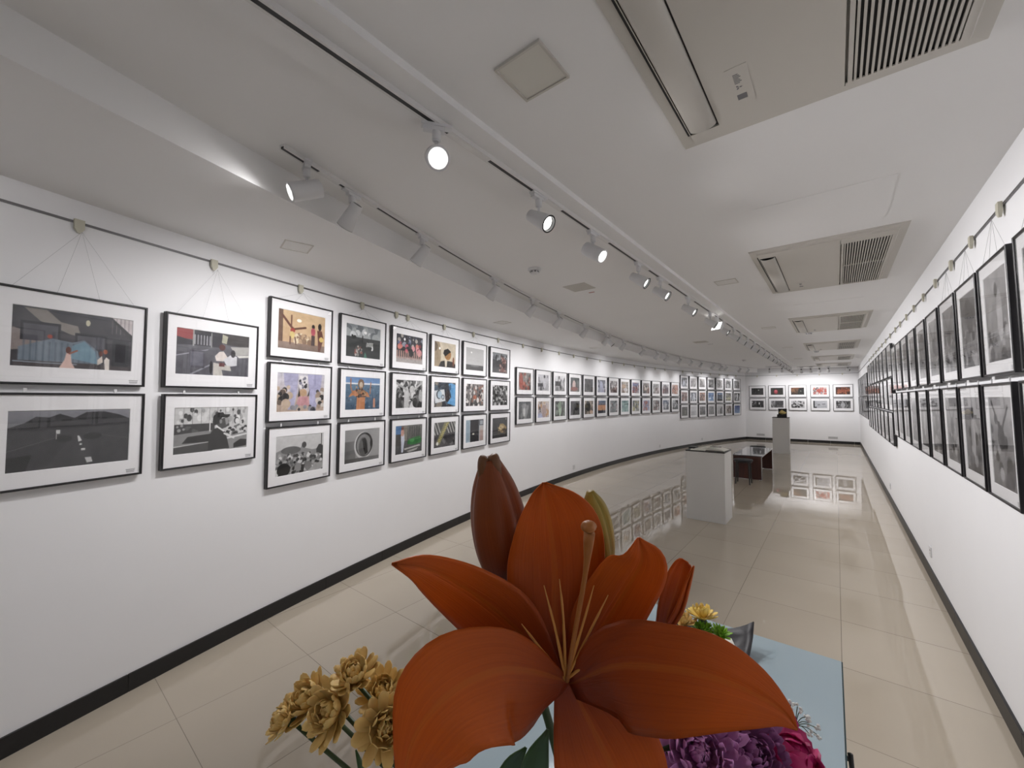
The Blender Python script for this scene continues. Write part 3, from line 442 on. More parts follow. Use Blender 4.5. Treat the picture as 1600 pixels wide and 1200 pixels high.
# ------------------------------------------------------------------ picture frames
# local axes: x to the right as seen, z up, -y towards the viewer; origin on the wall at the middle of the frame's bottom edge
FD = .030
_fc = {}
def frame_meshes(W, Hh, pw, ph, cap):
    k = (W, Hh, pw, ph, cap)
    if k in _fc: return _fc[k]
    r = .0105
    bm = bmesh.new(); y0, y1 = -FD, 0
    def ring(x, z0, z1, y): return [bm.verts.new(p) for p in ((-x, y, z0), (x, y, z0), (x, y, z1), (-x, y, z1))]
    a = ring(W/2, 0, Hh, y1); b = ring(W/2, 0, Hh, y0+.002); c = ring(W/2-.002, .002, Hh-.002, y0); d = ring(W/2-r+.002, r-.002, Hh-r+.002, y0); e = ring(W/2-r, r, Hh-r, y0+.002); f = ring(W/2-r, r, Hh-r, -.012)
    for p, q in ((a, b), (b, c), (c, d), (d, e), (e, f)):
        for i in range(4): bm.faces.new((p[i], p[(i+1) % 4], q[(i+1) % 4], q[i]))
    bm.faces.new(a); bmesh.ops.recalc_face_normals(bm, faces=bm.faces)
    fr = bpy.data.meshes.new('frame'); bm.to_mesh(fr); bm.free(); fr.materials.append(M['frame'])
    bm = bmesh.new(); zc = Hh/2; y = -FD+.009
    a = ring(W/2-r, r, Hh-r, y); b = ring(pw/2, zc-ph/2, zc+ph/2, y); c = ring(pw/2-.002, zc-ph/2+.002, zc+ph/2-.002, y+.003)
    for p, q in ((a, b), (b, c)):
        for i in range(4): bm.faces.new((p[i], p[(i+1) % 4], q[(i+1) % 4], q[i]))
    ma = bpy.data.meshes.new('mat'); bm.to_mesh(ma); bm.free(); ma.materials.append(M['mat'])
    bm = bmesh.new(); box(bm, (-W/2+r, -FD+.004, r), (W/2-r, -FD+.006, Hh-r))
    gl = bpy.data.meshes.new('glass'); bm.to_mesh(gl); bm.free(); gl.materials.append(M['glass'])
    cp = None
    if cap:                              # small caption card: thin grey rules of print, too small to read
        bm = bmesh.new(); x1 = W/2-.022; z0 = .018; rr = random.Random(5)
        for i in range(4):
            wd = rr.uniform(.022, .042); box(bm, (x1-.028-wd/2, y-.0008, z0+i*.0052), (x1-.028+wd/2, y-.0003, z0+i*.0052+.0018))
        cp = bpy.data.meshes.new('caption'); bm.to_mesh(cp); bm.free(); cp.materials.append(M['grey_print'])
    _fc[k] = (fr, ma, gl, cp); return _fc[k]
def print_mesh(W, Hh, nx, ny, fn, seed):
    q = Paint(nx, ny, seed); fn(q); c = q.out()
    xs = np.linspace(-W/2, W/2, nx+1); zs = np.linspace(Hh/2, -Hh/2, ny+1)
    X, Z = np.meshgrid(xs, zs); co = np.stack([X, np.zeros_like(X), Z], -1).reshape(-1, 3)
    i = (np.arange(ny)[:, None]*(nx+1)+np.arange(nx)[None]).reshape(-1)
    fa = np.stack([i, i+nx+1, i+nx+2, i+1], 1)
    me = bpy.data.meshes.new('photograph'); me.vertices.add(len(co)); me.vertices.foreach_set('co', co.ravel())
    me.loops.add(fa.size); me.loops.foreach_set('vertex_index', fa.ravel()); me.polygons.add(len(fa)); me.polygons.foreach_set('loop_start', np.arange(len(fa))*4)
    me.polygons.foreach_set('loop_total', np.full(len(fa), 4)); me.update(calc_edges=True)
    at_ = me.color_attributes.new('Col', 'FLOAT_COLOR', 'CORNER')
    col = np.ones((len(fa), 4, 4), np.float32); col[:, :, :3] = c.reshape(-1, 3)[:, None]
    at_.data.foreach_set('color', col.ravel()); me.materials.append(M['print']); return me
def place_frame(pos, tan, W, Hh, pw, ph, fn, nx, ny, seed, label, group, cap=False, lean=1.0, wires=None, zc_shift=0, standoff=.007):
    """pos: wall point under the frame's middle at its bottom height; tan: direction to the viewer's right"""
    t = Vector(tan).normalized(); up = Vector((0, 0, 1)); n = t.cross(up)          # n into the wall
    n = -n if False else Vector((-t.y, t.x, 0))
    R = Matrix((t, n, up)).transposed().to_4x4() @ Matrix.Rotation(math.radians(lean), 4, 'X')
    root = bpy.data.objects.new('framed_photograph', None); COL.objects.link(root); root.empty_display_size = .05
    R.translation = Vector(pos)-n*standoff; root.matrix_world = R
    tag(root, label, 'picture frame', group)
    fr, ma, gl, cp = frame_meshes(W, Hh, pw, ph, cap)
    link('frame', fr, None, root); link('mat', ma, None, root)
    p = link('photograph', print_mesh(pw-.003, ph-.003, nx, ny, fn, seed), None, root); p.location = (0, -FD+.0125, Hh/2+zc_shift)
    link('glass', gl, None, root)
    if cp: link('caption', cp, None, root)
    if cap and not wires:                # lower rows hang from the frame above by two small tabs
        for wx in (-.3*W, .28*W): bm = bmesh.new(); box(bm, (wx-.006, -.012, Hh), (wx+.006, -.008, Hh+.022)); link('hanging_tab', _m(bm), M['lamp_white'], root)
    if wires:                            # hanging lines from the hook down to the top of the frame
        hx, hz = wires
        for wx in (-.40*W, -.14*W, .14*W, .40*W):
            bm = bmesh.new(); tube(bm, [(hx, -.012, hz), (wx, -.016, Hh-.002)], .0006, 5); link('hanging_wire', _m(bm), M['wire'], root)
    return root
def _m(bm):
    me = bpy.data.meshes.new('m'); bm.to_mesh(me); bm.free(); return me
ORD = ['first', 'second', 'third', 'fourth', 'fifth', 'sixth', 'seventh', 'eighth', 'ninth', 'tenth', 'eleventh', 'twelfth', 'thirteenth', 'fourteenth', 'fifteenth', 'sixteenth', 'seventeenth', 'eighteenth', 'nineteenth', 'twentieth', 'twenty-first', 'twenty-second', 'twenty-third', 'twenty-fourth', 'twenty-fifth', 'twenty-sixth', 'twenty-seventh', 'twenty-eighth']
def aframe(s, z, W, Hh, **k):
    a = s/AR; place_frame(arc(s, 0, z), (math.sin(a), math.cos(a), 0), W, Hh, **k)
hooks_l = []
sd = 1
for c, (s, col) in enumerate(zip((-8.862, -8.212), BIG)):
    for r, (kd, fn, wd) in enumerate(col):
        z = (1.668, 1.182)[r]
        aframe(s, z, .56, .448, pw=.44, ph=.282, fn=fn, nx=132, ny=84, seed=sd, label='landscape print %s, %s' % (wd, 'black frame, upper left wall' if r == 0 else 'black frame, lower left wall'), group='large prints nearest on the left wall', cap=True, wires=(0, 2.445-z) if r == 0 else None); sd += 1
for c, col in enumerate(C3):
    s = (-7.567, -6.922, -6.276, -5.645, -4.998, -4.348)[c]
    for r, (fn, wd) in enumerate(col):
        z = (1.910, 1.426, .944)[r]
        aframe(s, z, .56, .448, pw=.42, ph=.30, fn=fn, nx=(100, 90, 80, 72, 66, 60)[c], ny=(72, 64, 57, 52, 47, 43)[c], seed=sd, label='black-framed print %s' % wd, group='three-row block of prints on the left wall', cap=c < 4, wires=((-.2 if False else 0), 2.445-z) if r == 0 else None); sd += 1
for c, col in enumerate(D2):
    s = -3.59+c*(4.20+3.59)/12
    for r, sp in enumerate(col):
        z = (1.665, 1.185)[r]
        aframe(s, z, .562, .445, pw=.41, ph=.29, fn=lambda q, sp=sp: spec_paint(q, sp), nx=34, ny=26, seed=sd, label='black-framed print of %s, %s row, curved wall' % (sp[5], ('upper', 'lower')[r]), group='two-row run of prints along the curved wall'); sd += 1
for c, col in enumerate(E3):
    s = 4.86+c*(8.79-4.86)/6
    for r, sp in enumerate(col):
        z = (1.912, 1.438, .962)[r]
        aframe(s, z, .56, .445, pw=.41, ph=.29, fn=lambda q, sp=sp: spec_paint(q, sp), nx=26, ny=20, seed=sd, label='black-framed print of %s, %s row by the far corner' % (sp[5], ('top', 'middle', 'bottom')[r]), group='three-row block of prints by the far corner'); sd += 1
for c, col in enumerate(F2):
    u = (.425, 1.062, 1.703, 2.364, 3.010)[c]
    for r, sp in enumerate(col):
        z = (1.648, 1.160)[r]; P = CL+FT*u; P.z = z
        place_frame(P, FT, .55, .448, pw=.40, ph=.265, fn=lambda q, sp=sp: spec_paint(q, sp), nx=44, ny=30, seed=sd, label='black-framed print of %s, %s row on the far wall' % (sp[5], ('upper', 'lower')[r]), group='prints on the far wall', standoff=.004, lean=.6); sd += 1
RT = (0, -1, 0)
RCOL = [2.34, 2.885, 3.39, 3.90, 4.44, 4.985, 5.54, 6.08, 6.62, 7.12]
for c, y in enumerate(RCOL):
    for r in range(2):
        z = (1.709, 1.120)[r]
        lab = ('tall portrait print, %s row, %s column from the viewer on the right wall' % (('upper', 'lower')[r], ORD[c])) if c else ('tall portrait print cut by the picture edge, %s row, right wall' % ('upper', 'lower')[r])
        place_frame((XR, y, z), RT, .46, .552, pw=.335, ph=.42, fn=lambda q, k=sd: grey_scene(q, k), nx=40 if c < 6 else 24, ny=52 if c < 6 else 32, seed=sd, label=lab, group='tall portrait prints nearest on the right wall', cap=c < 5, wires=(0, 2.445-z) if r == 0 and c < 4 else None, lean=1.2); sd += 1
for c in range(8):
    for r in range(3):
        place_frame((XR, 7.72+c*.655, (1.900, 1.430, .960)[r]), RT, .56, .447, pw=.41, ph=.29, fn=lambda q, k=sd: grey_scene(q, k), nx=24, ny=18, seed=sd, label='landscape print, %s row, %s column of the three-row block on the right wall' % (('top', 'middle', 'bottom')[r], ORD[c]), group='three-row block of prints on the right wall', lean=1.2); sd += 1
for c in range(9):
    for r in range(2):
        place_frame((XR, 13.2+c*.545, (1.665, 1.095)[r]), RT, .46, .56, pw=.335, ph=.42, fn=lambda q, k=sd: grey_scene(q, k), nx=14, ny=18, seed=sd, label='distant portrait print, %s row, %s column of the farthest right-wall block' % (('upper', 'lower')[r], ORD[c]), group='farthest portrait prints on the right wall', lean=1.0); sd += 1

# ------------------------------------------------------------------ picture hooks on the rail
def hook_mesh():
    bm = B(((-.019, -.024, 2.462), (.019, -.0085, 2.508)))
    for f in range(6):
        pass
    vs = [bm.verts.new(p) for p in ((-.019, -.024, 2.462), (.019, -.024, 2.462), (.019, -.0085, 2.462), (-.019, -.0085, 2.462), (-.006, -.020, 2.440), (.006, -.020, 2.440), (.006, -.0095, 2.440), (-.006, -.0095, 2.440))]
    for f in ((0, 1, 5, 4), (1, 2, 6, 5), (2, 3, 7, 6), (3, 0, 4, 7), (4, 5, 6, 7)): bm.faces.new([vs[i] for i in f])
    return _m(bm)
HM = hook_mesh(); HM.materials.append(M['cream'])
def hook(P, t, label):
    t = Vector(t).normalized(); n = Vector((-t.y, t.x, 0)); R = Matrix((t, n, Vector((0, 0, 1)))).transposed().to_4x4(); R.translation = P
    o = link('picture_hook', HM); o.matrix_world = R; tag(o, label, 'hook', 'picture hooks clipped on the rail')
HS = [-8.867, -8.224, -7.582, -6.935, -6.472, -6.295, -5.647, -5.013, -4.376, -3.618, -2.969, -2.292, -1.655, -1.04, -.377, .279, .938, 1.572, 2.235, 2.903, 3.549, 4.8, 5.5, 6.16, 6.83, 7.507, 8.141, 8.779]
for i, s in enumerate(HS):
    a = s/AR; hook(arc(s), (math.sin(a), math.cos(a), 0), 'cream picture hook on the left rail, %s from the left' % ORD[i])
for i, y in enumerate([2.34]+RCOL[1:]): hook(Vector((XR, y-.03, 0)), RT, 'cream picture hook on the right rail, %s from the viewer' % ORD[i])
for i in range(8): hook(Vector((XR, 7.72+i*.655, 0)), RT, 'picture hook above the %s column of the right three-row block' % ORD[i])
for i, u in enumerate((.425, 1.062, 1.703, 2.364, 3.010)):
    P = CL+FT*u; P.z = -.008; hook(P, FT, 'small hook on the far wall rail, %s from its left end' % ORD[i])

# ------------------------------------------------------------------ track lighting
def track(name, label, pts, parent=None):
    """U-shaped aluminium channel with a dark slot, following pts (undersides)"""
    t = thing(name, label, 'light track'); pts = [Vector(p) for p in pts]; w_, h_ = .019, .020
    for nm, prof, m in (('channel', [(-w_, 0), (-.009, 0), (-.009, .012), (.009, .012), (.009, 0), (w_, 0), (w_, h_), (-w_, h_)], M['white_paint']), ('slot', [(-.0087, .0012), (.0087, .0012), (.0087, .0115), (-.0087, .0115)], M['black'])):
        bm = bmesh.new(); R = []
        for i, p in enumerate(pts):
            d = pts[min(i+1, len(pts)-1)]-pts[max(i-1, 0)]; d.z = 0; d.normalize(); sd_ = Vector((d.y, -d.x, 0))
            R.append([bm.verts.new(p+sd_*a+Vector((0, 0, b))) for a, b in prof])
        n = len(prof)
        for a, b in zip(R, R[1:]):
            for k in range(n): bm.faces.new((a[k], a[(k+1) % n], b[(k+1) % n], b[k]))
        bm.faces.new(R[0]); bm.faces.new(R[-1][::-1]); bmesh.ops.recalc_face_normals(bm, faces=bm.faces); obj(nm, bm, m, t)
    return t
ZLT = ZM-.0205; ZRT = ZBM-.0205; XT = -1.184
YFT = 17.25
tl = track('light_track', 'long curved white light track on the left ceiling', [arc(s, track_off(s), ZLT) for s in np.linspace(-8.62, 8.9, 60)])
tr = track('light_track', 'straight white light track under the central beam', [(XT, YB+.2, ZRT), (XT, 16.9, ZRT)])
tf = track('light_track', 'short light track in front of the far wall', [(-1.98, YFT, ZM-.0205), (-1.26, YFT+.03, ZM-.0205)])
tf2 = track('light_track', 'light track on the right ceiling before the far wall', [(-1.05, YFT, ZR-.0205), (.4, YFT+.07, ZR-.0205)])

def lamp_proto(tilt, kind='taper'):
    """origin at the underside of the track; head points along local +x, tilted down"""
    root = bpy.data.objects.new('track_spotlight', None); root.empty_display_size = .05
    bm = B(((-.016, -.058, -.010), (.016, .058, .0)), ((-.013, -.052, -.026), (.013, .030, -.010))); parts = [('adapter', bm, M['lamp_white'], .003)]
    bm = bmesh.new(); lathe(bm, [(.017, -.028), (.017, -.062), (.014, -.064)], 14); parts.append(('collar', bm, M['lamp_white'], 0))
    bm = bmesh.new(); lathe(bm, [(.0065, -.060), (.0065, -.100)], 10); parts.append(('stem', bm, M['lamp_white'], 0))
    hm = Matrix.Translation((0, 0, -.128)) @ Matrix.Rotation(math.radians(90+tilt), 4, 'Y')
    r0, r1 = (.030, .046) if kind == 'taper' else (.042, .045)
    bm = bmesh.new(); lathe(bm, [(r0-.004, -.060), (r0-.004, -.066), (r0, -.067), (r1, .075), (r1-.003, .078), (r1-.006, .074), (r1-.012, .050)], 28, hm, close=False); parts.append(('head', bm, M['lamp_white'], 0))
    bm = bmesh.new(); lathe(bm, [(0.0001, -.0645), (r0-.0045, -.0645)], 24, hm, close=False); parts.append(('back_plate', bm, M['black'], 0))
    bm = bmesh.new(); lathe(bm, [(r1-.0008, .0786), (r1-.0085, .0790), (r1-.0095, .0600)], 28, hm, close=False); parts.append(('rim', bm, M['black'] if kind == 'taper' else M['lamp_white'], 0))
    bm = bmesh.new(); lathe(bm, [(0.0001, .060), (r1-.013, .062)], 24, hm, close=False); parts.append(('lens', bm, M['glow'], 0))
    me = [(nm, (lambda b=b_: b)(), m, bv) for nm, b_, m, bv in parts]; out = []
    for nm, b_, m, bv in me:
        o = obj(nm, b_, m, root, smooth=nm in ('head', 'collar', 'stem', 'rim'), bevel=bv)
        if nm in ('head', 'rim', 'collar'): mo = o.modifiers.new('e', 'EDGE_SPLIT'); mo.split_angle = .7
        out.append(o)
    return root, out, hm
LIGHTS = {}
def lamp_light(wt, hm, root, cone=112):
    key = (round(wt, 3), cone)
    if key not in LIGHTS:
        L = bpy.data.lights.new('bulb', 'SPOT'); L.energy = wt; L.spot_size = math.radians(cone); L.spot_blend = 1.0; L.shadow_soft_size = .03; L.color = LAMP_COL
        LIGHTS[key] = L
    o = bpy.data.objects.new('bulb', LIGHTS[key]); COL.objects.link(o); o.parent = root
    o.matrix_local = hm @ Matrix.Translation((0, 0, .085)) @ Matrix.Rotation(PI, 4, 'X')
    return o
PROTO = {}
def lamp(kind, tilt, P, yaw, wt, label, group, cone=112):
    key = (kind, tilt)
    if key not in PROTO:
        root, parts, hm = lamp_proto(tilt, kind); PROTO[key] = (parts, hm)
        r = root; COL.objects.link(r)
    else:
        parts, hm = PROTO[key]; r = bpy.data.objects.new('track_spotlight', None); COL.objects.link(r); r.empty_display_size = .05
        for p in parts: c = p.copy(); COL.objects.link(c); c.parent = r
    r.location = P; r.rotation_euler = (0, 0, yaw); tag(r, label, 'spotlight', group); lamp_light(wt, hm, r, cone); return r
gl = 'spotlights on the curved left track'; gr = 'spotlights on the straight track'
LL = [(-8.156, 0), (-7.868, 1), (-7.218, 1), (-6.12, 1), (-5.234, 1), (-4.419, 1), (-3.419, 1), (-2.394, 1), (-2.2, 2), (-1.471, 1), (-.253, 1), (.757, 1), (1.482, 1), (2.5, 1), (3.423, 1), (4.248, 1), (5.244, 1), (5.947, 1), (6.377, 1), (7.565, 1), (8.30, 1)]
for i, (s, k) in enumerate(LL):
    s = AR*math.asin(AR*math.sin(s/AR)/(AR-track_off(s)))
    P = arc(s, track_off(s), ZLT); yw = PI-s/AR            # local +x towards the wall
    if k == 0: lamp('cyl', 24, P, PI+1.28, LEFT_W*.09, 'cylindrical spotlight at the near end of the curved track, lens turned left', gl)
    elif k == 2: lamp('taper', 50, P, .35, LEFT_W*.2, 'white spotlight on the curved track turned away from the wall', gl)
    else: lamp('taper', (47 if i % 3 else 50) if i < 11 else 52, P, yw+.05-(.12 if i % 2 else 0), LEFT_W*float(np.interp(i, [1, 7, 11, 20], [1.38, 1.4, .9, .66])), 'white tapered spotlight on the curved left track, %s from its near end' % ORD[i], gl, 112 if i < 11 else 98)
RL = [1.06*v for v in (.955, 1.606, 2.177, 2.89, 3.368, 4.181, 5.063, 5.75, 6.43, 7.0, 7.6, 8.3, 9.0, 9.7, 10.5, 11.2, 12.0, 12.7, 13.5, 14.4, 15.3, 15.9)]
for i, y in enumerate(RL):
    P = Vector((XT, y, ZRT))
    if i == 0: lamp('cyl', 32, P, -.62, RIGHT_W*.9, 'glaring spotlight on the straight track with its lens facing the viewer', gr)
    else: lamp('cyl' if i == 2 else 'taper', 34, P, -.05+(.08 if i % 3 == 0 else 0), RIGHT_W, '%s spotlight on the straight track, %s from the viewer' % ('white cylindrical' if i == 2 else 'white tapered', ORD[i]), gr, 118)
for i, (x, z) in enumerate([(-1.86, ZM), (-1.48, ZM), (-.92, ZR), (-.66, ZR), (-.42, ZR), (-.18, ZR), (.32, ZR)]):
    lamp('taper', 45, Vector((x, YFT+.02, z-.0205)), PI/2, FAR_W, 'small spotlight before the far wall, %s from the left' % ORD[i], 'spotlights before the far wall')
for i, (y, yw) in enumerate(((-.55, PI), (-1.2, .1), (-1.9, PI))):     # unseen lamps added behind the viewer to brighten the near walls and floor
    lamp('taper', 36, Vector((XT, y, ZRT)), yw, RIGHT_W*(.5 if yw > 1 else .55), 'spotlight on the part of the straight track behind the viewer, %s back' % ORD[i], gr, 118)
# square flood lamp among the spotlights of the straight track
t = thing('flood_lamp', 'square white glaring flood lamp hung on the straight track', 'flood lamp', (XT, 5.74, ZRT))
obj('bracket', B(((-.02, -.02, -.07), (.02, .02, 0))), M['lamp_white'], t, bevel=.003)
fmx = Matrix.Translation((0, 0, -.125)) @ Matrix.Rotation(-.5, 4, 'Z') @ Matrix.Rotation(-.45, 4, 'X')
obj('housing', B(((-.07, -.01, -.055), (.07, .03, .055), fmx)), M['lamp_white'], t, bevel=.004)
obj('lit_panel', B(((-.063, -.013, -.048), (.063, -.0105, .048), fmx)), M['glow'], t)
# blank covers that close the slot beside each lamp
for i, (s, k) in enumerate(LL[:14]):
    s = AR*math.asin(AR*math.sin(s/AR)/(AR-track_off(s)))+.14; a = s/AR
    if k == 2: continue
    o = obj('slot_cover', B(((-.0095, -.065, -.0015), (.0095, .065, .003), Matrix.Translation(arc(s, track_off(s), ZLT)) @ Matrix.Rotation(-a, 4, 'Z'))), M['white_paint'], tl)
for i, y in enumerate(RL[:12]): obj('slot_cover', B(((XT-.0095, y+.06, ZRT-.0015), (XT+.0095, y+.06+(.24 if i == 0 else .16), ZRT+.003))), M['white_paint'], tr)

# ------------------------------------------------------------------ ceiling fittings
def ac(y0, label, first=[None]):
    if first[0] is None:
        root = bpy.data.objects.new('ceiling_air_conditioner', None); root.empty_display_size = .1; x0, x1, L = -.445, .445, 1.52
        bm = bmesh.new()                 # origin: ceiling, middle of the unit in x, near edge in y
        def rg(i, z, xa=x0, xb=x1, ya=0, yb=L): return [bm.verts.new(p) for p in ((xa+i, ya+i, z), (xb-i, ya+i, z), (xb-i, yb-i, z), (xa+i, yb-i, z))]
        A = rg(0, 0); B_ = rg(0.004, -.010); C_ = rg(.045, -.012); D_ = rg(.052, -.020)
        for p, q in ((A, B_), (B_, C_), (C_, D_)):
            for k in range(4): bm.faces.new((p[k], p[(k+1) % 4], q[(k+1) % 4], q[k]))
        bmesh.ops.recalc_face_normals(bm, faces=bm.faces)
        xs0, xs1 = -.395, -.285; xg0, xg1 = .12, .372; ya, yb = .16, 1.41
        z0, z1 = -.024, -.019
        box(bm, (xs1, .052, z0), (xg0-.02, L-.052, z1)); box(bm, (x0+.052, .052, z0), (xs0, L-.052, z1))
        box(bm, (xs0, .052, z0), (xs1, ya, z1)); box(bm, (xs0, yb, z0), (xs1, L-.052, z1)); box(bm, (xg1, .052, z0), (x1-.052, L-.052, z1))
        box(bm, (xg0-.018, .052, z0), (xg1, ya, z1)); box(bm, (xg0-.018, yb+.04, z0), (xg1, L-.052, z1))
        obj('fascia', bm, M['ac'], root)
        obj('inner_casing', B(((xs0-.01, ya-.01, -.017), (xs1+.01, yb+.01, -.004)), ((xg0-.01, ya-.01, -.014), (xg1+.01, yb+.05, -.004))), M['ac_dark'], root)
        bm = bmesh.new(); R = []
        for k in range(9):
            a = -.2+k/8*2.1; R.append([(xs0+.054-.050*math.cos(PI*k/8*.96), -.018-.020*math.sin(PI*k/8*.96))]); 
        P1 = [(c[0][0], c[0][1]) for c in R]
        va = [bm.verts.new((x, ya+.02, z)) for x, z in P1]; vb = [bm.verts.new((x, yb-.02, z)) for x, z in P1]
        vc = [bm.verts.new((x, ya+.02, z+.004)) for x, z in P1]; vd = [bm.verts.new((x, yb-.02, z+.004)) for x, z in P1]
        for k in range(8):
            bm.faces.new((va[k], va[k+1], vb[k+1], vb[k])); bm.faces.new((vc[k], vd[k], vd[k+1], vc[k+1])); bm.faces.new((va[k], vc[k], vc[k+1], va[k+1])); bm.faces.new((vb[k], vb[k+1], vd[k+1], vd[k]))
        bm.faces.new((va[0], vb[0], vd[0], vc[0])); bm.faces.new((va[8], vc[8], vd[8], vb[8]))
        obj('louvre', bm, M['ac'], root, smooth=True)
        bm = bmesh.new(); n = 17
        for k in range(n): x = xg0+(k+.5)*(xg1-xg0)/n; box(bm, (x-.0034, ya, -.024), (x+.0034, yb+.04, -.008))
        for f in (.5,): box(bm, (xg0, ya+(yb-ya)*f-.006, -.022), (xg1, ya+(yb-ya)*f+.006, -.009))
        box(bm, (xg0-.012, ya-.006, -.025), (xg0, yb+.046, -.008)); box(bm, (xg1, ya-.006, -.025), (xg1+.012, yb+.046, -.008))
        obj('grille', bm, M['ac'], root)
        # maker's sticker: a plate with a three-diamond mark, a line of lettering and a grey square
        st = obj('sticker', B(((-.215, 1.13, -.0252), (-.150, 1.34, -.0238))), M['ac'], root)
        bm = bmesh.new(); cx, cy = -.188, 1.235
        for a in (0, 2*PI/3, 4*PI/3):
            ux, uy = math.cos(a), math.sin(a); vx, vy = -uy, ux; r = .013
            bm.faces.new([bm.verts.new((cx+ux*p*r+vx*q_*r, cy+uy*p*r+vy*q_*r, -.0256)) for p, q_ in ((0, 0), (.5, .3), (1, 0), (.5, -.3))])
        for k in range(7): box(bm, (-.196, 1.165+k*.0075, -.0256), (-.180+(k % 3)*.003, 1.169+k*.0075, -.0253))
        box(bm, (-.200, 1.275, -.0256), (-.170, 1.305, -.0253)); obj('mark', bm, M['grey_print'], st)
        first[0] = root; COL.objects.link(root); r = root
    else:
        r = first[0].copy(); COL.objects.link(r)
        for c in list(first[0].children):
            d = c.copy(); COL.objects.link(d); d.parent = r
            for e in c.children: f = e.copy(); COL.objects.link(f); f.parent = d
    r.location = (-.052, y0, ZR); tag(r, label, 'air conditioner', 'ceiling cassette air conditioners'); return r
for i, y in enumerate((.33, 3.49, 6.75, 9.99, 13.24, 16.05)):
    ac(y, ['large ceiling air conditioner cut by the top edge of the picture', 'ceiling air conditioner beside the access hatch, second from the viewer', 'ceiling air conditioner, third from the viewer', 'ceiling air conditioner, fourth from the viewer', 'small distant ceiling air conditioner, fifth from the viewer', 'farthest ceiling air conditioner near the far wall'][i])
def cpanel(x, y, z, sx, sy, rz, label, m='panel_off', d=.004, fr=.008):
    t = thing('ceiling_panel_light', label, 'panel light', (x, y, z), rz, None)
    obj('frame', B(((-sx, -sy, -d), (-sx+fr, sy, 0)), ((sx-fr, -sy, -d), (sx, sy, 0)), ((-sx+fr, -sy, -d), (sx-fr, -sy+fr, 0)), ((-sx+fr, sy-fr, -d), (sx-fr, sy, 0))), M['ac'], t)
    obj('diffuser', B(((-sx+fr, -sy+fr, -d*.5), (sx-fr, sy-fr, 0))), M[m], t)
cpanel(-.78, 1.085, ZR, .092, .092, 0, 'square unlit panel light on the ceiling above the near spotlights', d=.010)
cpanel(-.79, 4.255, ZR, .092, .085, 0, 'small flat panel light right of the central beam', 'flush')
cpanel(-.80, 7.45, ZR, .092, .085, 0, 'third square panel light along the right ceiling', 'flush')
cpanel(-.80, 10.6, ZR, .092, .085, 0, 'fourth square panel light along the right ceiling', 'flush')
cpanel(-.80, 13.8, ZR, .092, .085, 0, 'farthest square panel light along the right ceiling', 'flush')
cpanel(-2.77, 1.175, ZS, .09, .085, -.22, 'square flush panel on the low ceiling strip above the left wall', 'flush')
cpanel(-3.43, 4.08, ZS, .09, .085, -.15, 'second flush panel on the low ceiling strip', 'flush')
cpanel(-3.72, 7.3, ZS, .09, .085, -.05, 'third flush panel on the low ceiling strip', 'flush')
def patch(nm, x, y, z, sx, sy, m, label, cat, d=.004):
    o = obj(nm, B(((-sx, -sy, -d), (sx, sy, 0))), m, bevel=.001, seg=1); o.location = (x, y, z); return tag(o, label, cat)
t = thing('ceiling_vent', 'square slatted vent on the mid ceiling near the smoke detector', 'vent', (-2.07, 3.71, ZM))
obj('frame', B(((-.125, -.125, -.005), (-.115, .125, 0)), ((.115, -.125, -.005), (.125, .125, 0)), ((-.115, -.125, -.005), (.115, -.115, 0)), ((-.115, .115, -.005), (.115, .125, 0))), M['ac'], t)
obj('slats', B(*[((-.115, -.11+k*.0225, -.004), (.115, -.095+k*.0225, 0)) for k in range(10)]), M['ac'], t)
t = thing('ceiling_vent', 'distant square vent on the mid ceiling', 'vent', (-2.15, 8.9, ZM))
obj('frame', B(((-.125, -.125, -.005), (-.115, .125, 0)), ((.115, -.125, -.005), (.125, .125, 0)), ((-.115, -.125, -.005), (.115, -.115, 0)), ((-.115, .115, -.005), (.115, .125, 0))), M['ac'], t)
obj('slats', B(*[((-.115, -.11+k*.0225, -.004), (.115, -.095+k*.0225, 0)) for k in range(10)]), M['ac'], t)
patch('ceiling_sticker', -2.065, 3.975, ZM, .034, .009, M['red_print'], 'small red sticker on the ceiling beside the square vent', 'sticker', .0015)
patch('ceiling_sticker', -2.08, 9.4, ZM, .05, .012, M['grey_print'], 'small dark sticker on the mid ceiling beside the distant vent', 'sticker', .0015)
def smoke(x, y, z, label):
    t = thing('smoke_detector', label, 'smoke detector', (x, y, z))
    bm = bmesh.new(); lathe(bm, [(.062, 0), (.062, -.010), (.055, -.018), (.036, -.020)], 28); obj('base', bm, M['lamp_white'], t, smooth=False)
    bm = bmesh.new(); lathe(bm, [(.034, -.018), (.040, -.034), (.034, -.044), (.012, -.047)], 28); obj('chamber', bm, M['lamp_white'], t)
    bm = bmesh.new()
    for k in range(8): a = 2*PI*k/8; box(bm, (.0355, -.006, -.036), (.0405, .006, -.024), Matrix.Rotation(a, 4, 'Z'))
    obj('vents', bm, M['grey_print'], t)
smoke(-2.087, 2.93, ZM, 'round white smoke detector on the ceiling between the two tracks')
smoke(-.33, 8.35, ZR, 'small white smoke detector between two distant air conditioners')
smoke(-.33, 11.75, ZR, 'tiny white smoke detector before the fifth air conditioner')
smoke(-2.13, 13.8, ZM, 'tiny distant smoke detector over the far left floor')
t = thing('ceiling_hatch', 'large faintly outlined access hatch flush in the right ceiling', 'hatch', (-.048, 3.0, ZR))
obj('panel', B(((-.312, -.285, -.002), (.312, .285, 0))), M['ceiling'], t, bevel=.001, seg=1)
t2 = thing('ceiling_hatch', 'second faint hatch outline between distant air conditioners', 'hatch', (-.048, 6.1, ZR))
obj('panel', B(((-.312, -.285, -.002), (.312, .285, 0))), M['ceiling'], t2, bevel=.001, seg=1)
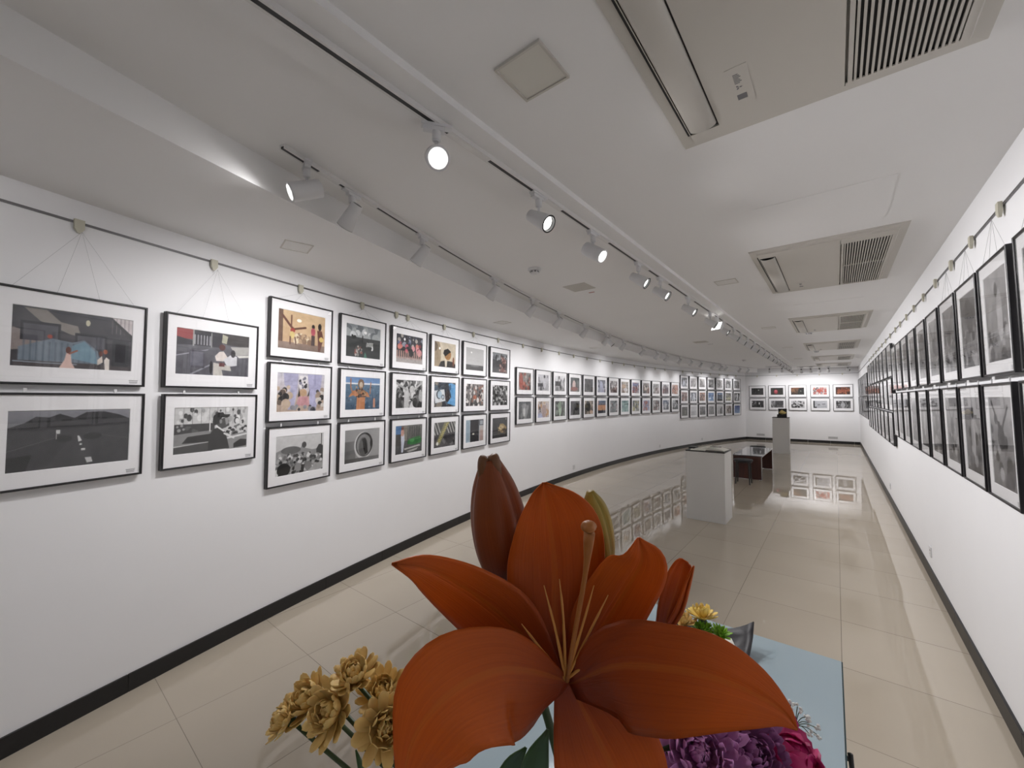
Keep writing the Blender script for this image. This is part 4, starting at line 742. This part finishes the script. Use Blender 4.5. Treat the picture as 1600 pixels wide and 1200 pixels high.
t = thing('ceiling_camera', 'small dark camera high on the far right corner', 'camera', (.36, 18.28, 2.60))
obj('bracket', B(((-.02, 0, -.01), (.02, .16, .01))), M['lamp_white'], t); bm = bmesh.new(); lathe(bm, [(.001, -.07), (.03, -.06), (.045, -.03), (.045, .01), (.02, .02)], 18); obj('dome', bm, M['black'], t)

# ------------------------------------------------------------------ wall sockets
def socket(P, t, label, w_=.043, vents=False):
    t = Vector(t).normalized(); n = Vector((-t.y, t.x, 0)); R = Matrix((t, n, Vector((0, 0, 1)))).transposed().to_4x4(); R.translation = P
    r = bpy.data.objects.new('wall_vent' if vents else 'wall_socket', None); COL.objects.link(r); r.matrix_world = R; tag(r, label, 'vent' if vents else 'socket')
    obj('cover_plate', B(((-w_, -.008, -.043), (w_, 0, .043))), M['lamp_white'], r, bevel=.002)
    if vents: obj('slots', B(*[((-w_+.012, -.009, -.03+k*.014), (w_-.012, -.0075, -.025+k*.014)) for k in range(5)]), M['grey_print'], r)
    else: obj('pin_holes', B(((-.012, -.0088, .006), (-.007, -.0078, .018)), ((.007, -.0088, .006), (.012, -.0078, .018)), ((-.002, -.0088, -.020), (.002, -.0078, -.010))), M['grey_print'], r)
for s, lb in ((-1.658, 'white wall socket low on the left wall above the lily'), (3.173, 'white wall socket low on the curved wall left of the book plinth'), (6.159, 'distant white wall socket low behind the book plinth')):
    a = s/AR; socket(arc(s, 0, .20), (math.sin(a), math.cos(a), 0), lb)
socket(Vector((XR, 5.17, .24)), RT, 'white wall socket low on the right wall')
socket(Vector((XR, 8.6, .24)), RT, 'distant wall socket low on the right wall')
for u, lb in ((.50, 'wide pale wall vent low on the far wall, left one'), (2.70, 'wide pale wall vent low on the far wall, right one')):
    P = CL+FT*u; P.z = .20; socket(P, FT, lb, .14, True)

# ------------------------------------------------------------------ book plinth, table, stools, far plinth
t = thing('display_plinth', 'white display plinth with a black-edged top in mid floor', 'plinth', (-1.364, 5.955, 0), 0)
obj('body', B(((-.234, -.210, 0), (.234, .210, .897))), M['plinth'], t, bevel=.003)
obj('top_board', B(((-.238, -.214, .897), (.238, .214, .909))), M['black'], t, bevel=.001)
t = thing('open_book', 'open visitors book with cream pages lying on the near plinth', 'book', (-1.33, 5.97, .909), -.10)
bm = bmesh.new()
def page(bm, s):
    xs = [s*x for x in (0, .01, .04, .09, .15, .19)]; zs = (.006, .034, .043, .034, .020, .010); R = []
    for x, z in zip(xs, zs): R.append([bm.verts.new(p) for p in ((x, -.115, .003), (x, .115, .003), (x, .115, z), (x, -.115, z))])
    for p, q_ in zip(R, R[1:]):
        for k in range(4): bm.faces.new((p[k], p[(k+1) % 4], q_[(k+1) % 4], q_[k]))
    bm.faces.new(R[-1]); bm.faces.new(R[0][::-1]); bmesh.ops.recalc_face_normals(bm, faces=bm.faces)
page(bm, -1); obj('left_pages', bm, M['paper'], t, smooth=False)
bm = bmesh.new(); page(bm, 1); obj('right_pages', bm, M['paper'], t)
obj('cover', B(((-.197, -.122, 0), (.197, .122, .003))), M['black'], t)
bm = bmesh.new(); tube(bm, [(.02, -.10, .048), (.12, .02, .040)], .004, 8); o = obj('pen', bm, M['black']); o.matrix_world = t.matrix_world; o.location = (-1.33, 5.97, .913); o.rotation_euler = (0, 0, -.10); tag(o, 'dark pen lying across the open book', 'pen')
o = obj('paper_stack', B(((-.09, -.05, 0), (.09, .05, .012))), M['paper'], bevel=.001); o.location = (-1.46, 5.815, .909); o.rotation_euler = (0, 0, .12); tag(o, 'flat white papers beside the open book on the plinth', 'paper')
o = obj('dark_folder', B(((-.045, -.07, 0), (.045, .07, .02))), M['black'], bevel=.004); o.location = (-1.575, 6.03, .909); tag(o, 'dark folder at the left end of the near plinth top', 'folder')

t = thing('coffee_table', 'dark red-brown low table with grey glossy top behind the near plinth', 'table', (-1.410, 10.06, 0))
obj('side_panel', B(((-.25, -.82, .012), (.25, -.775, .455))), M['wood'], t, bevel=.002)
obj('side_panel', B(((-.25, .775, .012), (.25, .82, .455))), M['wood'], t, bevel=.002)
obj('apron', B(((-.235, -.775, .25), (-.20, .775, .452))), M['wood'], t)
obj('top', B(((-.253, -.823, .455), (.253, .823, .472))), M['tabletop'], t, bevel=.002)
obj('edge_strip', B(((.2531, -.823, .452), (.258, .823, .474)), ((.238, -.8255, .012), (.256, -.8205, .452))), M['steel'], t)
obj('foot', B(*[((x-.02, y-.015, 0), (x+.02, y+.015, .012)) for x in (-.22, .22) for y in (-.797, .797)]), M['lamp_white'], t)
def stool(x, y, label, rz=0):
    t = thing('round_stool', label, 'stool', (x, y, 0), rz)
    bm = bmesh.new(); lathe(bm, [(.150, .418), (.160, .424), (.163, .438), (.158, .452), (.10, .458), (.001, .459)], 36); obj('seat', bm, M['seat'], t, smooth=True)
    for k in range(4):
        a = PI/4+k*PI/2; c, s = math.cos(a), math.sin(a); bm = bmesh.new(); tube(bm, [(c*.135, s*.135, .425), (c*.142, s*.142, .36), (c*.166, s*.166, 0)], [.012, .013, .011], 10); obj('leg', bm, M['black'], t)
    bm = bmesh.new(); n = 24; tube(bm, [(math.cos(2*PI*k/n)*.140, math.sin(2*PI*k/n)*.140, .405) for k in range(n+1)], .008, 6); obj('ring', bm, M['black'], t)
stool(-1.40, 8.745, 'dark round stool with four legs in front of the low table', .02)
stool(-1.50, 11.35, 'round stool behind the low table, only its dark seat showing', .4)
t = thing('display_plinth', 'tall pale plinth before the far wall carrying a gold object', 'plinth', (-1.29, 14.37, 0), .03)
obj('body', B(((-.205, -.22, 0), (.205, .22, 1.033))), M['plinth'], t, bevel=.003)
obj('top_board', B(((-.21, -.225, 1.033), (.21, .225, 1.045))), M['black'], t)
t = thing('gold_trophy', 'gold peaked stone mounted in a black display block on the far plinth', 'trophy', (-1.245, 14.32, 1.045), .03)
obj('base', B(((-.13, -.10, 0), (.105, .10, .085))), M['black'], t, bevel=.004)
obj('backing', B(((-.105, .02, .085), (.105, .10, .255))), M['black'], t, bevel=.004)
bm = bmesh.new(); bmesh.ops.create_icosphere(bm, subdivisions=4, radius=1)
rr = random.Random(3)
for v in bm.verts:
    n = v.co.copy(); k = 1+.12*math.sin(5*n.x+2)*math.cos(7*n.y)+.08*math.sin(11*n.z+3*n.x)
    pk = max(0, 1-abs(n.x+.1)*1.2)*max(0, n.z); v.co = Vector((n.x*.088*k, n.y*.05*k-.03, .135+n.z*.042*k+pk*.05))
obj('gold_stone', bm, M['gold'], t, smooth=True)

# ------------------------------------------------------------------ foreground: glass-topped plinth, vase and flowers
ZD = 1.10
t = thing('flower_plinth', 'pale blue glass-topped plinth under the bouquet at lower right', 'plinth', (0, 0, 0))
bx0, bx1, by0, by1 = -.425, -.004, -.12, 1.006
rm = Matrix.Translation((bx1, by1, 0)) @ Matrix.Rotation(.008, 4, 'Z')
obj('body', B(((-.415, -1.12, 0), (-.008, -.006, ZD-.012), rm)), M['plinth'], t, bevel=.002)
obj('glass_top', B(((-.421, -1.126, ZD-.012), (0, 0, ZD), rm)), M['glass_top'], t, bevel=.0015)
obj('edge_strip', B(((.0002, -1.126, ZD-.013), (.0022, .001, ZD-.001), rm)), M['glass_edge'], t)
hp = at_z(1322, 1184, ZD-.03)
bm = bmesh.new(); tube(bm, [(hp.x-.014, hp.y, ZD-.03), (hp.x+.004, hp.y, ZD-.03)], .0035, 10); tube(bm, [(hp.x+.005, hp.y, ZD-.022), (hp.x+.007, hp.y-.002, ZD-.05), (hp.x+.008, hp.y-.004, ZD-.085)], [.0035, .003, .0035], 10)
obj('handle', bm, M['black'], t, smooth=True)

# leather tray with upturned corners, card, small blooms
tc = at_z(1105, 1010, ZD+.03)
t = thing('leather_tray', 'black square tray with upturned pointed corners on the glass-topped plinth', 'tray', (-.222, .857, ZD), .12)
bm = bmesh.new(); n = 16; V = {}
for i in range(n+1):
    for j in range(n+1):
        u, v = i/n*2-1, j/n*2-1; e = max(abs(u), abs(v)); cc = abs(u*v)
        z = .002+.030*max(0, e-.6)/.4*(.45+.75*cc**2)+.010*cc**4; k = .092*(1-.10*(1-cc)*(e > .6)*(e-.6)/.4)
        V[i, j] = bm.verts.new((u*k, v*k, z))
for i in range(n):
    for j in range(n): bm.faces.new((V[i, j], V[i+1, j], V[i+1, j+1], V[i, j+1]))
o = obj('dish', bm, M['leather'], t, smooth=True); mo = o.modifiers.new('s', 'SOLIDIFY'); mo.thickness = .003
cp = at_z(1146, 1003, ZD+.02)
o = obj('card', B(((-.020, -.03, 0), (.020, .03, .0015)), ((-.018, -.028, .0017), (.022, .032, .003))), M['paper']); o.location = (cp.x-.012, cp.y-.02, ZD+.013); o.rotation_euler = (.12, .15, .5); tag(o, 'white cards lying in the black tray', 'card')

def P3(px, py, d): return np.array(at(px, py, d))
def petal(bm, mid, wl, wr, n=26, m=12, cup=.15, ruffle=.0, groove=.0012, seed=0, pxw=True, uv=None):
    """lengthwise midrib (pixel x, y, distance) with half-widths to the left and right in pixels at that distance"""
    A = [P3(*p) for p in mid]; C_ = catmull(A, n)
    ts = np.linspace(0, 1, len(mid)); tt = np.linspace(0, 1, n)
    def interp(w_):
        cc = catmull([np.array([w0]) for w0 in w_], n); return [max(.0, float(c[0])) for c in cc]
    WL, WR = interp(wl), interp(wr); eye = np.array((0, 0, H)); rng = np.random.RandomState(seed); ph = rng.uniform(0, 6, 4); G = []
    rt, upv, fw = np.array(RGT), np.array(UPV), np.array(FWD)
    Q = [((c-eye).dot(rt)/(c-eye).dot(fw), (c-eye).dot(upv)/(c-eye).dot(fw)) for c in C_]
    for i in range(n):
        T = C_[min(i+1, n-1)]-C_[max(i-1, 0)]; T /= np.linalg.norm(T); vd = C_[i]-eye; dist = np.dot(vd, np.array(FWD)); vd /= np.linalg.norm(vd)
        qa, qb = Q[max(i-1, 0)], Q[min(i+1, n-1)]; S = rt*(qb[1]-qa[1])-upv*(qb[0]-qa[0]); S /= np.linalg.norm(S); N = np.cross(T, S); N /= np.linalg.norm(N)
        N = -vd                                          # cup towards the eye
        row = []
        for j in range(m+1):
            u = j/m*2-1; wd = (WL[i] if u < 0 else WR[i])*dist/FPX; au = abs(u)
            off = cup*wd*(au**2) - groove*math.exp(-(u/.10)**2) + .0006*math.cos(u*19+ph[2])*min(1, i/6)
            off += ruffle*wd*math.sin(i*.75+ph[0]+(u > 0)*2)*au**3
            row.append(bm.verts.new(Vector(C_[i]+S*u*wd+N*off)))
        G.append(row)
    lay = bm.loops.layers.uv.verify()
    for i in range(n-1):
        for j in range(m):
            f = bm.faces.new((G[i][j], G[i][j+1], G[i+1][j+1], G[i+1][j]))
            for l_, (a, b) in zip(f.loops, ((i, j), (i, j+1), (i+1, j+1), (i+1, j))): l_[lay].uv = (b/m, a/(n-1))
def petal_mat(name, tip, base, vein, rough=.42, trans=.25):
    m = bpy.data.materials.new(name); m.use_nodes = True; nt = m.node_tree; b = nt.nodes['Principled BSDF']; L = nt.links; N = nt.nodes.new
    uv = N('ShaderNodeUVMap'); sx = N('ShaderNodeSeparateXYZ'); L.new(uv.outputs[0], sx.inputs[0])
    mp = N('ShaderNodeMapping'); mp.inputs['Scale'].default_value = (46, 1.6, 1); L.new(uv.outputs[0], mp.inputs[0])
    nz = N('ShaderNodeTexNoise'); nz.inputs['Scale'].default_value = 1; nz.inputs['Detail'].default_value = 3; L.new(mp.outputs[0], nz.inputs[0])
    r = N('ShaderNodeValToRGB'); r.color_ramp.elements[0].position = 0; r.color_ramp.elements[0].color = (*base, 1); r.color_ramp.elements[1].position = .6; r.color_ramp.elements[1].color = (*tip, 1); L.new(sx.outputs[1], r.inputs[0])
    # lighter midrib and fine lengthwise veins
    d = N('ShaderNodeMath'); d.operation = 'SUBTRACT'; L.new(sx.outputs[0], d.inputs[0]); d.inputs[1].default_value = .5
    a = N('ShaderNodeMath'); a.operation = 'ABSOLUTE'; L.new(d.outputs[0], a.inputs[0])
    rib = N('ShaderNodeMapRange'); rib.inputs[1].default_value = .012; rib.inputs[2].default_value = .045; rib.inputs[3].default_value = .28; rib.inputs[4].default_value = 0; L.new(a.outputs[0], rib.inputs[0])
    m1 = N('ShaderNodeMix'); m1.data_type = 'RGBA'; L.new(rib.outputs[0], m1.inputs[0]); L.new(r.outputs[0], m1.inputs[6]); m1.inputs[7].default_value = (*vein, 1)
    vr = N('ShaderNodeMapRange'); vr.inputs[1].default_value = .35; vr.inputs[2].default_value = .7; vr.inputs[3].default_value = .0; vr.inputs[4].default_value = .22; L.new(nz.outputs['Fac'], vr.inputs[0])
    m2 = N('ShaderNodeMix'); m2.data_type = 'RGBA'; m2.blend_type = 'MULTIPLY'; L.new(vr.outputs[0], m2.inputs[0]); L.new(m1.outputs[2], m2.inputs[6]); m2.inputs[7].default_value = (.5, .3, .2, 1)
    L.new(m2.outputs[2], b.inputs['Base Color']); b.inputs['Roughness'].default_value = rough; b.inputs['Specular IOR Level'].default_value = .35
    bp = N('ShaderNodeBump'); bp.inputs['Strength'].default_value = .35; bp.inputs['Distance'].default_value = .0006; L.new(nz.outputs['Fac'], bp.inputs['Height']); L.new(bp.outputs[0], b.inputs['Normal'])
    tr = N('ShaderNodeBsdfTranslucent'); L.new(m2.outputs[2], tr.inputs[0]); ms = N('ShaderNodeMixShader'); ms.inputs[0].default_value = trans
    out = [q for q in nt.nodes if q.type == 'OUTPUT_MATERIAL'][0]; L.new(b.outputs[0], ms.inputs[1]); L.new(tr.outputs[0], ms.inputs[2]); L.new(ms.outputs[0], out.inputs[0]); return m
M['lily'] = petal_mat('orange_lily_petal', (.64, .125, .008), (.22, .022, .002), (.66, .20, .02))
M['bud'] = petal_mat('brown_bud', (.22, .05, .008), (.13, .02, .006), (.10, .015, .006), trans=.1)
M['bud_tip'] = mat('bud_tip', (.13, .045, .008), .45, noise=(200, .25)); M['gbud'] = petal_mat('green_bud', (.36, .26, .04), (.30, .20, .03), (.16, .20, .03), trans=.1)
LB = at(884, 1075, .205)
lily = thing('lily', 'large open orange lily filling the lower middle of the picture', 'flower', LB)
def sub(o, parent):
    o.parent = parent; o.matrix_parent_inverse = Matrix.Translation(-Vector(parent.location)) if parent.type == 'EMPTY' else Matrix(); return o
def part(nm, bm, m, parent, solid=.0006, smooth=True):
    o = obj(nm, bm, m, None, smooth=smooth); sub(o, parent)
    if solid: mo = o.modifiers.new('s', 'SOLIDIFY'); mo.thickness = solid; mo.offset = 0
    return o
PET = [
 # upper centre
 dict(mid=[(884, 1070, .210), (868, 965, .222), (866, 880, .225), (858, 815, .222), (852, 775, .218), (850, 754, .215)], wl=[14, 62, 72, 50, 24, 2], wr=[16, 66, 78, 74, 44, 3], cup=.16, ruffle=.05, seed=1),
 # left
 dict(mid=[(872, 1056, .208), (800, 975, .212), (738, 925, .206), (668, 888, .196), (612, 881, .186)], wl=[10, 60, 58, 36, 1], wr=[10, 46, 40, 22, 1], cup=.12, ruffle=.04, seed=2),
 # upper right
 dict(mid=[(890, 1058, .210), (938, 985, .216), (978, 922, .214), (1002, 878, .208), (998, 840, .203)], wl=[10, 52, 56, 42, 2], wr=[12, 48, 50, 42, 2], cup=.14, ruffle=.05, seed=3),
 # lowest
 dict(mid=[(888, 1062, .207), (925, 1135, .204), (952, 1190, .200), (975, 1245, .196), (985, 1300, .196)], wl=[24, 66, 84, 70, 10], wr=[24, 66, 88, 80, 10], cup=.12, ruffle=.04, seed=4),
 # lower left
 dict(mid=[(888, 1066, .206), (862, 1054, .199), (826, 1046, .190), (780, 1045, .180), (724, 1068, .172), (676, 1108, .167), (642, 1160, .166), (628, 1225, .168)], wl=[16, 80, 112, 124, 116, 100, 90, 40], wr=[6, 18, 44, 68, 84, 72, 30, 8], cup=-.10, ruffle=.03, seed=5),
 # lower right
 dict(mid=[(890, 1068, .206), (960, 1040, .192), (1045, 1043, .180), (1110, 1056, .174), (1172, 1080, .170), (1222, 1110, .168), (1246, 1140, .168)], wl=[8, 66, 68, 62, 42, 16, 1], wr=[26, 100, 112, 100, 70, 34, 2], cup=-.08, ruffle=.03, seed=6),
]
for k, d in enumerate(PET):
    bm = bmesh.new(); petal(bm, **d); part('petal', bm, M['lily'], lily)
M['style'] = mat('pale_orange_style', (.34, .115, .018), .5); M['filament'] = mat('amber_filament', (.55, .24, .05), .45)
bm = bmesh.new(); tube(bm, catmull([P3(886, 1064, .203), P3(898, 990, .190), P3(914, 900, .178), P3(921, 832, .171)], 20), [.0011]*14+[.0013, .0015, .0018, .0021, .0023, .0024], 10); part('style', bm, M['style'], lily, 0)
bm = bmesh.new(); bmesh.ops.create_icosphere(bm, subdivisions=3, radius=1)
sc_ = P3(920, 823, .170)
for v in bm.verts: n = v.co.copy(); k = 1-.18*max(0, math.cos(3*math.atan2(n.x, n.y)))*(n.z < .6); v.co = Vector(sc_)+RGT*n.x*.0034*k+UPV*n.z*.0026+FWD*n.y*.0034*k
part('stigma', bm, M['style'], lily, 0)
for a, b in (((868, 985), (850, 915)), ((880, 965), (874, 905)), ((908, 985), (928, 915)), ((920, 990), (950, 930)), ((842, 1010), (815, 975)), ((925, 1030), (960, 1000))):
    bm = bmesh.new(); tube(bm, catmull([P3(884, 1062, .204), P3(*a, .200), P3(*b, .196)], 12), [.0008]*5+[.0006]*4+[.0004, .0003, .0002], 8); part('filament', bm, M['filament'], lily, 0)
def bud(axis, rad, m, nm, parent, lobes=3, twist=.0, label=None):
    C_ = catmull([P3(*a) for a in axis], 24); Rr = [max(.1, float(c[0])) for c in catmull([np.array([r]) for r in rad], 24)]
    bm = bmesh.new(); n = 36; rings = []; lay = bm.loops.layers.uv.verify(); u = None
    for i, c in enumerate(C_):
        T = Vector(C_[min(i+1, 23)]-C_[max(i-1, 0)]).normalized(); d = (c-np.array((0, 0, H))).dot(np.array(FWD))
        if u is None: u, v = basis(T)
        else: u = (u-T*u.dot(T)).normalized(); v = T.cross(u)
        tt = i/23; dep = .10+.16*tt**3
        rings.append([bm.verts.new(Vector(c)+(u*math.cos(2*PI*k/n+twist)+v*math.sin(2*PI*k/n+twist))*Rr[i]*d/FPX*(1-dep*(1-abs(math.cos(lobes*PI*k/n)))**4+.02*math.sin(12*PI*k/n))) for k in range(n)])
    for i in range(23):
        for k in range(n):
            f = bm.faces.new((rings[i][k], rings[i][(k+1) % n], rings[i+1][(k+1) % n], rings[i+1][k]))
            for l_, (a, b) in zip(f.loops, ((i, k), (i, k+1), (i+1, k+1), (i+1, k))): l_[lay].uv = (((b/n*lobes) % 1.0001), a/23)
    bm.faces.new(rings[-1]); bm.faces.new(rings[0][::-1]); return part(nm, bm, m, parent, 0)
VC = Vector((LB.x-.005, LB.y+.055, ZD))                       # vase
def stalk(top, knee=None, r=.0028, parent=None, nm='stem', m='stem'):
    b = Vector((VC.x+(top[0]-VC.x)*.06, VC.y+(top[1]-VC.y)*.06, ZD+.09)); bm = bmesh.new(); top = Vector(top)
    mid = (top*.45+b*.55)+Vector((0, 0, .0)); mid = Vector((b.x*.65+top.x*.35, b.y*.65+top.y*.35, b.z*.45+top.z*.55))
    tube(bm, catmull([np.array(top), np.array(mid), np.array(b)], 14), r, 9); return part(nm, bm, M[m], parent, 0)
stalk(at(884, 1092, .215), r=.0035, parent=lily)
o = bud([(798, 925, .245), (790, 880, .245), (780, 820, .245), (772, 765, .243), (765, 716, .240)], [10, 39, 45, 36, 14], M['bud'], 'bud', lily, twist=.5); o['label'] = 'closed brown-orange bud at upper left'
for dx, dy, rr_ in ((-9, 1, 8), (8, -2, 8.5)):
    bm = bmesh.new(); tube(bm, catmull([P3(768+dx*.9, 775, .2395), P3(766+dx, 738, .2385), P3(764+dx*.85, 716+dy, .2385), P3(764+dx*.7, 711+dy, .2385)], 12), [.0040, .0042, .0043, .0043, .0042, .0041, .0039, .0036, .0031, .0025, .0018, .0008], 12); sub(part('bud_tip', bm, M['bud_tip'], o, 0), o)
stalk(at(799, 930, .246), r=.0026, parent=lily)
o = bud([(948, 895, .232), (944, 862, .232), (936, 825, .231), (928, 792, .229), (922, 768, .227)], [6, 17, 22, 19, 6], M['gbud'], 'bud', lily, twist=.2); o['label'] = 'small green-yellow bud at right'
stalk(at(948, 900, .234), r=.0022, parent=lily)
lily2 = thing('lily', 'half-hidden second orange lily with folded petals behind the large one', 'flower', at(1045, 985, .27))
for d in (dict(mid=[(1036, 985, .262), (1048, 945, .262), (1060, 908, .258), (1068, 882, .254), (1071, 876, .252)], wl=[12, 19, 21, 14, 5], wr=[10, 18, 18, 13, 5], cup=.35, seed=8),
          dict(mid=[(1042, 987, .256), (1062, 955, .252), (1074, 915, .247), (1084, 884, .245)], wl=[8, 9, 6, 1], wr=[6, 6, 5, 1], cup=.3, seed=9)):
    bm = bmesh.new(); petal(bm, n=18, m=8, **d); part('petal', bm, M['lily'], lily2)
stalk(at(1038, 986, .262), r=.0026, parent=lily2)

def bloom(c, nrm, R, m, label, cat='flower', rings=4, n=13, open_=.9, curl=.35, centre=None, nm='chrysanthemum', wf=.5, seed=0, group=None, stem=True, tipw=.8):
    rr = random.Random(seed); c = Vector(c); nrm = Vector(nrm).normalized(); u, v = basis(nrm)
    t = thing(nm, label, cat, c, 0, group); bm = bmesh.new()
    for k in range(rings):
        f = k/(max(1, rings-1)); L_ = R*(1-.55*f); el = (1-open_)+f*1.15; nn = max(6, int(n*(1-.35*f)))
        for i in range(nn):
            a = 2*PI*(i+.5*(k % 2)+rr.uniform(-.18, .18))/nn; dr = u*math.cos(a)+v*math.sin(a); sdv = nrm.cross(dr); LL_ = L_*rr.uniform(.86, 1.1); e0 = el+rr.uniform(-.12, .12)
            W_ = wf*LL_*(2.6*PI/n)*.5*rr.uniform(.9, 1.15); P_ = []; s = 7
            for q in range(s+1):
                x = q/s; ang = e0+curl*(x**2)*(1 if k else .4); r_ = LL_*x; ctr = c+dr*(r_*math.cos(ang)+R*.05)+nrm*(r_*math.sin(ang)+R*.06*k*.4)
                wd = W_*(math.sin(PI*min(1, x*.62+.1)))**.8*(1 if x < .8 else math.sqrt(max(.06, 1-((x-.8)/.2)**2*(1-.15)))); lift = nrm*wd*.45
                P_.append([bm.verts.new(ctr-sdv*wd+lift), bm.verts.new(ctr), bm.verts.new(ctr+sdv*wd+lift)])
            for A, B_ in zip(P_, P_[1:]):
                for j in range(2): bm.faces.new((A[j], A[j+1], B_[j+1], B_[j]))
    part('petals', bm, m, t, .0003)
    bm = bmesh.new(); bmesh.ops.create_icosphere(bm, subdivisions=2, radius=R*.2); bmesh.ops.translate(bm, verts=bm.verts, vec=c+nrm*R*.12); part('centre', bm, centre or m, t, 0)
    bm = bmesh.new(); bmesh.ops.create_icosphere(bm, subdivisions=2, radius=R*.24); bmesh.ops.translate(bm, verts=bm.verts, vec=c-nrm*R*.12); part('calyx', bm, M['stem'], t, 0)
    if stem: stalk(c-nrm*R*.25, r=.0016, parent=t)
    return t
gy = 'small yellow chrysanthemums'
TOC = -FWD
def dirv(r, u, f): return (RGT*r+UPV*u-FWD*f).normalized()
YL = [(452, 1128, .30, (-.6, .45, .3), .016, 'small ochre chrysanthemum, outermost at lower left'), (492, 1096, .31, (-.45, .6, .45), .021, 'ochre chrysanthemum between the outermost bloom and the tall one at left'),
      (527, 1112, .29, (-.35, .5, .6), .023, 'ruffled ochre chrysanthemum facing forward at lower left'), (557, 1062, .30, (-.1, .9, .3), .019, 'tallest ochre chrysanthemum of the left cluster'),
      (600, 1087, .32, (.0, .85, .5), .021, 'yellow chrysanthemum half behind the lily at left'), (600, 1135, .29, (.35, .5, .7), .023, 'yellow chrysanthemum with green centre beside the lily edge')]
for i, (x, y, d, nv, r, lb) in enumerate(YL):
    bloom(at(x, y, d), dirv(*nv), r, M['yellow'], lb, rings=5, n=16, open_=.66, curl=.45, centre=M['lime'] if i == 5 else None, seed=i+10, group=gy, wf=.62)
# blooms beyond the lily at right
bloom(at_z(1098, 968, ZD+.055), (-.1, .1, 1), .034, M['yellow2'], 'bright yellow chrysanthemum above the black tray', rings=4, n=14, open_=.7, seed=31, group=gy)
bloom(at_z(1068, 975, ZD+.05), (.1, -.1, 1), .026, M['yellow'], 'paler yellow chrysanthemum touching the lily tip by the tray', rings=4, n=12, open_=.7, seed=32, group=gy)
bloom(at_z(1098, 985, ZD+.040), (0, -.2, 1), .022, M['lime'], 'lime green pompon bloom in front of the yellow one', nm='pompon', rings=6, n=16, open_=.8, curl=.2, seed=33, wf=.35, stem=False)
bloom(at_z(1125, 993, ZD+.038), (.1, -.2, 1), .022, M['lime'], 'second lime green pompon bloom beside the white cards', nm='pompon', rings=6, n=16, open_=.8, curl=.2, seed=34, wf=.35, stem=False)
bloom(at(1088, 1180, .27), dirv(-.1, .75, .7), .034, M['mauve'], 'mauve chrysanthemum under the right petal of the lily', rings=7, n=20, open_=.85, curl=.45, seed=41, wf=.5)
bloom(at(1158, 1178, .28), dirv(.15, .7, .7), .034, M['purple'], 'darker purple chrysanthemum right of the mauve one', rings=7, n=20, open_=.85, curl=.45, seed=42, wf=.5)
bloom(at(1206, 1190, .29), dirv(.5, .6, .5), .032, M['magenta'], 'crimson ruffled bloom at the right end of the bouquet', nm='carnation', rings=6, n=12, open_=.6, curl=.7, seed=43, wf=.8)
def gyp(pts, root, label, seed):
    rr = random.Random(seed); t = thing('babys_breath', label, 'flower', at(*root)); bm = bmesh.new(); b2 = bmesh.new()
    j = Vector(at(*root))
    for (x, y, d) in pts:
        e = at(x, y, d); m_ = (j*.5+e*.5)+UPV*.002; tube(bm, catmull([np.array(j), np.array(m_), np.array(e)], 7), .0003, 5)
        for q in range(5): r_ = .0013*rr.uniform(.7, 1.2); k = bmesh.ops.create_icosphere(b2, subdivisions=1, radius=r_); bmesh.ops.translate(b2, verts=k['verts'], vec=e+Vector((rr.uniform(-1, 1), rr.uniform(-1, 1), rr.uniform(-1, 1)))*.0022)
    tube(bm, [np.array(j), np.array((VC.x, VC.y, ZD+.12))], .0007, 6); part('sprig', bm, M['stem'], t, 0); part('florets', b2, M['tinywhite'], t, 0)
gyp([(1246, 1104, .31), (1251, 1108, .31), (1260, 1120, .31), (1264, 1130, .31), (1275, 1137, .31), (1264, 1146, .31), (1278, 1149, .31), (1234, 1098, .31)], (1243, 1133, .31), "sprig of baby's breath beyond the lily's right tip", 1)
gyp([(1258, 1170, .31), (1254, 1177, .31), (1271, 1179, .31), (1270, 1190, .31), (1277, 1193, .31)], (1258, 1190, .31), "lower sprig of baby's breath at the bouquet's right side", 2)
# leaves and vase
bm = bmesh.new(); tube(bm, [np.array(at(556, 1172, .29)), np.array(at(563, 1195, .29)), np.array(at(570, 1230, .29))], [.0006, .0022, .002], 8)
foliage = thing('leaf_spray', 'dark green stems and leaves under the lily', 'foliage', (VC.x, VC.y, ZD+.1)); part('leaf', bm, M['leaf'], foliage, 0)
for k, (mid, w1) in enumerate([([(835, 1330, .24), (832, 1250, .235), (838, 1190, .23), (856, 1140, .225)], [6, 22, 20, 2]), ([(790, 1330, .25), (780, 1260, .25), (800, 1200, .245), (822, 1168, .24)], [6, 20, 16, 2]), ([(572, 1260, .29), (569, 1225, .29), (568, 1195, .29)], [2, 4, 1]), ([(1000, 1250, .27), (1020, 1195, .27), (1058, 1160, .27)], [6, 14, 2])]):
    bm = bmesh.new(); petal(bm, mid=mid, wl=w1, wr=w1, n=14, m=6, cup=.2, seed=50+k); part('leaf', bm, M['leaf'], foliage)
bm = bmesh.new(); lathe(bm, [(.001, .006), (.040, .006), (.046, .03), (.044, .09), (.036, .135), (.040, .15), (.043, .15), (.039, .134), (.047, .09), (.050, .03), (.044, 0), (.001, 0)], 40, Matrix.Translation((VC.x, VC.y, ZD)), close=False)
o = obj('vase', bm, M['vase'], None, smooth=True); tag(o, 'white vase holding the bouquet on the glass-topped plinth', 'vase')
